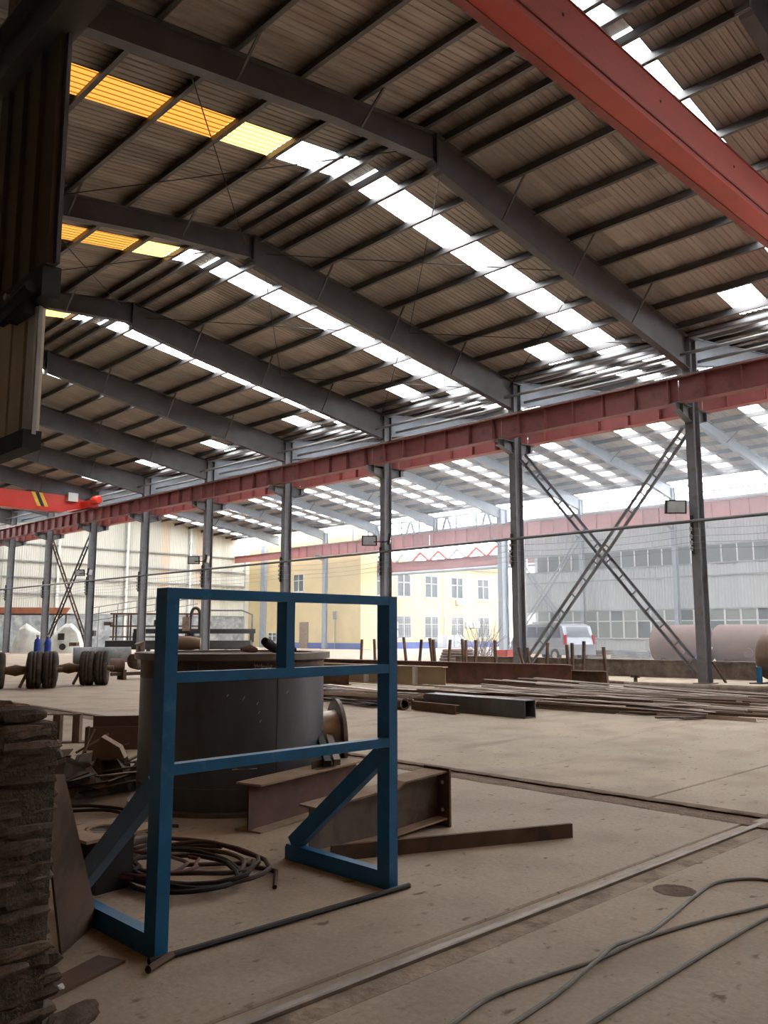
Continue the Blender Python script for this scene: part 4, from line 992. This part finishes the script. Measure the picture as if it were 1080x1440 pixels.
# stakes standing behind the long beam
for i, (px, X_, h, lx, ly) in enumerate(((507, 21, 1.18, .02, .1), (528, 21, 1.2, 0, -.1), (533, 21, 1.2, 0, .12), (573, 20.5, 1.27, .0, -.3), (588, 20.5, 1.2, 0, .25), (610, 20.5, 1.25, 0, -.3), (613, 20.6, 1.2, 0, -.2), (629, 20.5, 1.2, 0, .2), (652, 20.3, 1.23, 0, -.1), (655, 20.3, 1.2, 0, 0), (667, 20.3, 1.2, 0, .1), (697, 20.2, 1.2, 0, -.05), (742, 20.1, 1.0, 0, -.55), (747, 20.1, 1.0, 0, -.25), (766, 20.1, 1.15, 0, .15), (799, 20.0, 1.1, 0, -.1), (804, 20.0, 1.15, 0, 0), (818, 20.0, 1.2, 0, .1), (852, 20.0, 1.05, 0, -.15))):
    r_ = (px - 540) / 1203.0
    ya = math.tan(YAW - math.atan(r_)) * X_
    o = obj('steel_stake', MB().bar((X_, ya, 0), (X_ + lx, ya - ly * .0 + (-ly * .6), h), .08, .06), M_rust)
    tag(o, 'rusty upright stake of the storage rack behind the long beam', 'stake', 'stakes of the storage rack')

# ================================================================== DRUMS, VAN AND YARD THINGS IN THE FAR HALL
def drum(x, y0, y1, r, mat, lab, dish=.22, saddle=True, zc_=None):
    zc_ = zc_ or r + .06; t = empty('steel_drum', (x, (y0 + y1) / 2, 0), label=lab, cat='drum')
    h = (y1 - y0) / 2
    obj('shell', MB().lathe([(r, -h), (r, h)], (0, 0, zc_), (0, 1, 0), 40), mat, t, smooth=True)
    for s in (-1, 1):
        prof = [(r * math.cos(a), dish * math.sin(a)) for a in [math.pi / 2 * i / 6 for i in range(7)]]
        obj('dished_end', MB().lathe(prof, (0, s * h, zc_), (0, s, 0), 40), mat, t, smooth=True)
    for s in (-.6, .6): obj('saddle', MB().box(-r * .75, r * .75, s * h - .08, s * h + .08, 0, .30), M_rust, t)
    obj('nozzle', MB().lathe([(.12, 0), (.12, .16), (.2, .16), (.2, .2), (0, .2)], (-r * .96, -h * .35, zc_ - .3), (-1, 0, -.1), 16), mat, t)
    obj('lifting_lug', MB().box(-.03, .03, -h - .05, -h + .2, zc_ + r - .05, zc_ + r + .12), M_rust, t)
    return t
drum(36.0, 16.75, 18.95, .85, M_drum, 'dull pink-brown steel drum lying on its side beside the lattice brace foot')
drum(36.2, 13.9, 16.2, .85, M_drum, 'dull pink-brown steel drum lying behind the floodlit column')
drum(25.5, 7.2, 10.05, .66, M_drum3, 'dark brown rusty drum on a blue support at the edge of the stock pile', dish=.25, zc_=.74)
t = empty('drum_support', (24.66, 9.98, 0), label='blue steel support standing before the dark brown drum', cat='support')
obj('post', MB().box(-.06, .06, -.06, .06, .03, .46), M_blue, t); obj('foot', MB().box(-.35, .25, -.15, .15, 0, .03), M_dark, t)
t = obj('cloth_bundle', MB().lathe([(0, 0), (.32, .02), (.36, .25), (.26, .55), (.12, .62), (0, .64)], (35.0, 16.45, .0), n=12), M_bluep, smooth=True); tag(t, 'blue bundle lying against the drum beside the column', 'bundle')
o = obj('white_bag', MB().lathe([(0, 0), (.2, .02), (.24, .14), (.12, .28), (0, .3)], (34.9, 16.25, .66), n=10), M_white, smooth=True); tag(o, 'white bag lying on top of the blue bundle', 'bag')
o = obj('carton', MB().box(28.6, 28.9, 15.0, 15.3, 0, .35), M_wood); tag(o, 'small brown carton on the floor in front of the drums', 'carton')

# van: silver minivan, tail toward the drums
van = empty('minivan', (36.3, 25.0, 0), rz=math.pi / 2 - .32, label='silver grey minivan with a red tail lamp parked behind the lattice brace', cat='van')
prof = [(-2.25, .35), (-2.30, .85), (-2.22, 1.15), (-2.02, 1.72), (-1.6, 1.84), (.6, 1.84), (1.05, 1.72), (1.75, 1.12), (2.25, .95), (2.35, .6), (2.3, .35)]
obj('body', MB().prism(prof, (0, 0, 0), (1, 0, 0), (0, 0, 1), (0, 1, 0), 1.72), M_van, van)
for s in (-1, 1):
    for a, b in (((-1.92, -1.1)), ((-1.02, -.1)), ((-.02, .75))):
        obj('side_window', MB().prism([(a, 1.16), (b + .1, 1.16), (b, 1.68), (a + .08, 1.68)], (0, s * .862, 0), (1, 0, 0), (0, 0, 1), (0, 1, 0), .012), M_vanglass, van)
    obj('side_trim', MB().box(-2.2, 2.2, s * .865 - .01, s * .865 + .01, .62, .70), M_girt, van)
    obj('tail_lamp', MB().box(-2.31, -2.1, s * .84 - .05, s * .84 + .05, .85, 1.3), M_red, van)
    for wx in (-1.45, 1.45):
        w = obj('wheel', MB().lathe([(.18, -.1), (.30, -.1), (.325, -.06), (.325, .06), (.30, .1), (.18, .1)], (wx, s * .80, .325), (0, s, 0), 24), M_black, van, smooth=True)
        obj('wheel_rim', MB().lathe([(0, .06), (.06, .09), (.19, .08), (.2, .1)], (wx, s * .80, .325), (0, s, 0), 20), M_silver, w)
obj('rear_window', MB().prism([(-.7, 1.18), (.7, 1.18), (.62, 1.66), (-.62, 1.66)], (-2.17, 0, -.0), (0, 1, 0), (.33 * .0, 0, 1), (1, 0, 0), .2) if False else
    MB().add([(-2.225, -.7, 1.19), (-2.225, .7, 1.19), (-2.05, .64, 1.68), (-2.05, -.64, 1.68)], [(0, 1, 2, 3)]), M_vanglass, van)
obj('rear_bumper', MB().box(-2.38, -2.2, -.86, .86, .35, .6), M_van, van)
obj('roof_rail', MB().bar((-1.6, -.75, 1.88), (.5, -.75, 1.88), .04, .05).bar((-1.6, .75, 1.88), (.5, .75, 1.88), .04, .05), M_girt, van)

# wire coils, red crate, brush heap
t = empty('wire_coil', (30.6, 26.3, 0), label='brown wound wire coil lying behind the storage rack', cat='wire coil')
for i in range(5): obj('winding', MB().tube([(math.cos(q * math.pi / 12) * (.85 - .05 * i), math.sin(q * math.pi / 12) * (.85 - .05 * i), .06 + .13 * i) for q in range(25)], .07, 6, caps=False), M_rust, t)
o = empty('red_crate', (32.6, 25.0, 0), label='red metal crate beside the foot of the van column', cat='crate')
obj('crate_body', MB().box(-.45, .45, -.4, .4, 0, .08).box(-.45, .45, -.4, -.36, 0, .6).box(-.45, .45, .36, .4, 0, .6).box(-.45, -.41, -.4, .4, 0, .6).box(.41, .45, -.4, .4, 0, .6), M_crane, o)
o = obj('white_bucket', MB().lathe([(0, 0), (.16, 0), (.2, .36), (.17, .36), (.14, .05)], (36.2, 21.8, 0), n=16), M_white, smooth=True); tag(o, 'white bucket on the floor beside the van', 'bucket')
rw = random.Random(41)
mb = MB()
for i in range(60):
    a, e = rw.uniform(0, 6.28), rw.uniform(.5, 1.4); L_ = rw.uniform(.9, 2.3); b = (37.2 + rw.uniform(-.5, .5), 30.2 + rw.uniform(-.6, .6), 0)
    mid = (b[0] + math.cos(a) * math.cos(e) * L_ * .5, b[1] + math.sin(a) * math.cos(e) * L_ * .5, math.sin(e) * L_ * .55)
    mb.tube([b, mid, (b[0] + math.cos(a) * math.cos(e) * L_, b[1] + math.sin(a) * math.cos(e) * L_, math.sin(e) * L_)], .015, 4)
o = obj('wire_heap', mb, M_rust); tag(o, 'tangled heap of thin rusty wire beside the broad blue-grey column', 'wire heap', kind='stuff')
for i, (x, y) in enumerate(((41.5, 26.0), (42.8, 24.0))):
    t = empty('plate_stack', (x, y, 0), label=('low stack of grey plates' if i == 0 else 'low stack of pale boards') + ' in front of the lower windows', cat='stack')
    for q in range(4): obj('plate', MB().box(-.5, .5, -1.1, 1.1, q * .12, q * .12 + .09), (M_rustG, M_stone)[i], t)

# ================================================================== AXLES WITH TWIN TYRES
u_ = Vector((.92, -.39, 0))
ty = MB().lathe([(.26, -.13), (.40, -.175), (.445, -.16), (.465, -.10), (.465, -.06), (.452, -.055), (.452, -.03), (.465, -.022), (.465, .022), (.452, .03), (.452, .055), (.465, .06), (.465, .10), (.445, .16), (.40, .175), (.26, .13)], (0, 0, 0), (1, 0, 0), 36).mesh('tyre', M_tyre, True)
rimm = MB().lathe([(.26, -.11), (.24, -.04), (.12, -.03), (.10, .06), (0, .06)], (0, 0, 0), (1, 0, 0), 24).mesh('wheel_rim', M_axle, True)
def axle(cx, cy, rz, span, lab):
    t = empty('truck_axle', (cx, cy, 0), rz=rz, label=lab, cat='axle')
    obj('axle_tube', MB().tube([(-span / 2 - .5, 0, .465), (-span / 2, 0, .465), (-.2, 0, .465), (0, 0, .465), (.2, 0, .465), (span / 2, 0, .465), (span / 2 + .5, 0, .465)], [.07, .09, .10, .15, .10, .09, .07], 12), M_axle, t, smooth=True)
    for s in (-1, 1):
        for d in (-.19, .19):
            w = put('tyre', ty, t, (s * span / 2 + d, 0, .465)); put('wheel_rim', rimm, w)
        obj('hub', MB().lathe([(0, .02), (.1, 0), (.12, -.12), (.12, -.2)], (s * (span / 2 + .33), 0, .465), (s, 0, 0), 14), M_axle, t)
    obj('brake_lever', MB().bar((span / 2 - .35, -.1, .42), (span / 2 - .5, -.35, .06), .06, .05), M_rust, t)
axle(9.28 - .92 * .6, 22.2 + .39 * .6, -.40, 1.25, 'truck axle with twin dusty tyres near the end of the brick wall')
axle(10.88 - .92 * .62, 22.27 + .5 * .62 + .25, -.55, 1.35, 'truck axle with twin dusty tyres nearer the tank')
# motor junk beside axles
t = empty('pump_assembly', (13.3, 24.5, 0), label='rusty pump and gearbox assembly lying beside the tyres behind the tank', cat='pump')
obj('casing', MB().lathe([(0, -.3), (.22, -.28), (.28, 0), (.22, .28), (0, .3)], (0, 0, .55), (1, .3, 0), 16), M_rustG, t, smooth=True)
obj('casing', MB().lathe([(0, -.35), (.17, -.33), (.2, 0), (.17, .33), (0, .35)], (-.75, .2, .45), (1, .3, 0), 16), M_rust, t, smooth=True)
obj('riser', MB().tube([(.05, 0, .7), (.05, 0, 1.0), (.0, 0, 1.12)], [.1, .09, .16], 10), M_rustG, t, smooth=True)
obj('stand', MB().box(-.9, .8, -.06, .06, .12, .22).box(-.6, -.5, -.2, .2, 0, .3).box(.3, .4, -.2, .2, 0, .5), M_rust, t)
for i, (x, y) in enumerate(((10.31, 25.5), (10.62, 25.5))):
    t = empty('gas_cylinder', (x * 1.02, y, 0), label=('upright blue gas cylinder behind the twin tyres' if i == 0 else 'upright dark blue gas cylinder beside the black lattice brace'), cat='gas cylinder')
    obj('bottle', MB().lathe([(0, 0), (.10, 0), (.10, 1.12), (.08, 1.22), (.03, 1.26), (.03, 1.30), (0, 1.30)], n=16), M_bluep, t, smooth=True)
    obj('valve', MB().box(-.03, .03, -.05, .05, 1.29, 1.36), M_silver, t)
t = empty('steel_cylinder', (14.6, 29.6, 0), label='grey rolled cylinder lying on low blocks between the two axles', cat='cylinder')
obj('shell', MB().lathe([(.26, -1.0), (.28, -1.0), (.28, 1.0), (.26, 1.0)], (0, 0, .62), (.92, -.39, 0), 20, closed=True), M_stone, t, smooth=True)
obj('block', MB().box(-.7, -.5, -.3, .8, 0, .34).box(.4, .6, -.6, .3, 0, .34), M_rust, t)

# ================================================================== MACHINES BY THE END WALL
t = empty('shelf_rack', (27.0, 47.5, 0), rz=-.68, label='long rusty storage rack with three shelf levels by the end wall', cat='rack')
for x in [-2.6 + .87 * i for i in range(7)]:
    for y in (-.4, .4): obj('upright', MB().box(x - .04, x + .04, y - .04, y + .04, 0, 2.55), M_rust, t)
for z in (.5, 1.1, 1.75, 2.5): obj('shelf', MB().box(-2.8, 2.8, -.5, .5, z, z + .09), M_rustR if z > 2 else M_rust, t)
for i in range(10):
    z = (.59, 1.19, 1.84)[i % 3]; x = -2.5 + .5 * i
    o = obj('stored_bundle', MB().box(x - .2, x + .22, -.35, .35, 0, .22 + .12 * (i % 2)), M_dark if i % 2 else M_rust, None, (27.0 + x * math.cos(-.68), 47.5 + x * math.sin(-.68), z), (0, 0, -.68))
    tag(o, 'dark bundle stored on a shelf of the rusty storage rack', 'bundle', 'bundles on the storage rack')
t = empty('cutting_table', (26.4, 44.0, 0), rz=-.70, label='low black cutting table in front of the storage rack', cat='machine')
obj('bed', MB().box(-4.0, 4.2, -.9, .9, .45, .95), M_dark, t)
for i in range(8): obj('leg', MB().box(-3.9 + i * 1.1, -3.7 + i * 1.1, -.8, -.6, 0, .55), M_dark, t)
obj('gantry_beam', MB().box(-2.6, 4.4, -.15, .15, 1.35, 1.62), M_dark, t)
for x in (-2.5, 4.2): obj('gantry_post', MB().box(x - .12, x + .12, -.2, .2, .85, 1.4), M_dark, t)
obj('hose_arch', MB().tube(smooth_pts([(.6, 0, 1.0), (.62, 0, 2.2), (.75, 0, 2.75), (1.0, 0, 2.8), (1.15, 0, 2.5), (1.15, 0, 1.4)], 6), .09, 8), M_dark, t, smooth=True)
obj('hoop', MB().tube([(1.1, 0, 2.7), (3.6, 0, 2.7), (4.2, 0, 2.45), (4.2, 0, 1.6)], .05, 8), M_steel, t)
obj('head', MB().box(.2, .6, -.3, .3, 1.5, 2.3), M_rustG, t)
t = empty('handrail', (33.0, 60.0, 0), rz=-.75, label='thin sloping handrail of a platform against the end wall', cat='handrail')
for z in (2.6, 3.1, 3.6): obj('rail', MB().tube([(-4, 0, z - .3), (4, 0, z + 1.0)], .03, 6), M_steel, t)
for i in range(6):
    x = -3.6 + i * 1.45; obj('baluster', MB().tube([(x, 0, 0 if i in (0, 5) else 2.3 + (x + 4) * .16), (x, 0, 3.3 + (x + 4) * .16)], .03, 6), M_steel, t)
t = empty('lean_to_canopy', (26.5, 61.0, 0), rz=-.62, label='rust-orange sheet canopy on posts by the end wall', cat='canopy')
obj('roof_sheet', MB().prism([(-4, 2.75), (.6, 2.75), (.9, 3.2), (-4, 3.2)], (0, 0, 0), (1, 0, 0), (0, 0, 1), (0, 1, 0), .08), M_orange, t)
obj('roof_edge', MB().box(-4, .9, -.04, 2, 2.68, 2.76), M_dark, t)
for x in (-3.6, .5): obj('post', MB().box(x - .06, x + .06, .4, .52, 0, 2.7), M_steel, t)
obj('knee', MB().bar((-.5, .46, 1.9), (.3, .46, 2.7), .08, .08), M_dark, t)
t = empty('covered_machine', (24.9, 58.2, 0), rz=-.62, label='pale tarp covered machine under the orange canopy', cat='machine')
nx, ny = 12, 7; vs = []
for i in range(nx):
    for j in range(ny):
        e = min(i, nx - 1 - i, j, ny - 1 - j)
        vs.append((-2.4 + i * .42, -1 + j * .33, 0 if e == 0 else (1.5 + .5 * math.sin(i * .9) + rw.uniform(-.15, .15)) * (.85 if e == 1 else 1)))
obj('tarp', MB().add(vs, [(i * ny + j, (i + 1) * ny + j, (i + 1) * ny + j + 1, i * ny + j + 1) for i in range(nx - 1) for j in range(ny - 1)]), M_tarp, t, smooth=True)
obj('control_panel', MB().box(.7, 1.1, -1.2, -1.0, .9, 1.35), M_dark, t)
obj('port', MB().lathe([(0, .05), (.2, .05), (.22, 0)], (1.0, -1.0, .45), (0, -1, 0), 16), M_dark, t)

# ================================================================== HAZE in the far hall
hm = bpy.data.materials.new('workshop_haze'); hm.use_nodes = True
hn = hm.node_tree.nodes; hl = hm.node_tree.links; hn.remove(hn['Principled BSDF'])
vs_ = hn.new('ShaderNodeVolumeScatter'); vs_.inputs['Color'].default_value = (0.86, 0.93, 1.0, 1); vs_.inputs['Density'].default_value = 0.014; vs_.inputs['Anisotropy'].default_value = 0.3
hl.new(vs_.outputs[0], hn['Material Output'].inputs['Volume'])
hz = obj('haze', MB().box(XB + .9, 47.3, 8.0, 37.5, .06, 10.0), hm); tag(hz, 'thin pale blue haze hanging in the far hall', kind='structure')
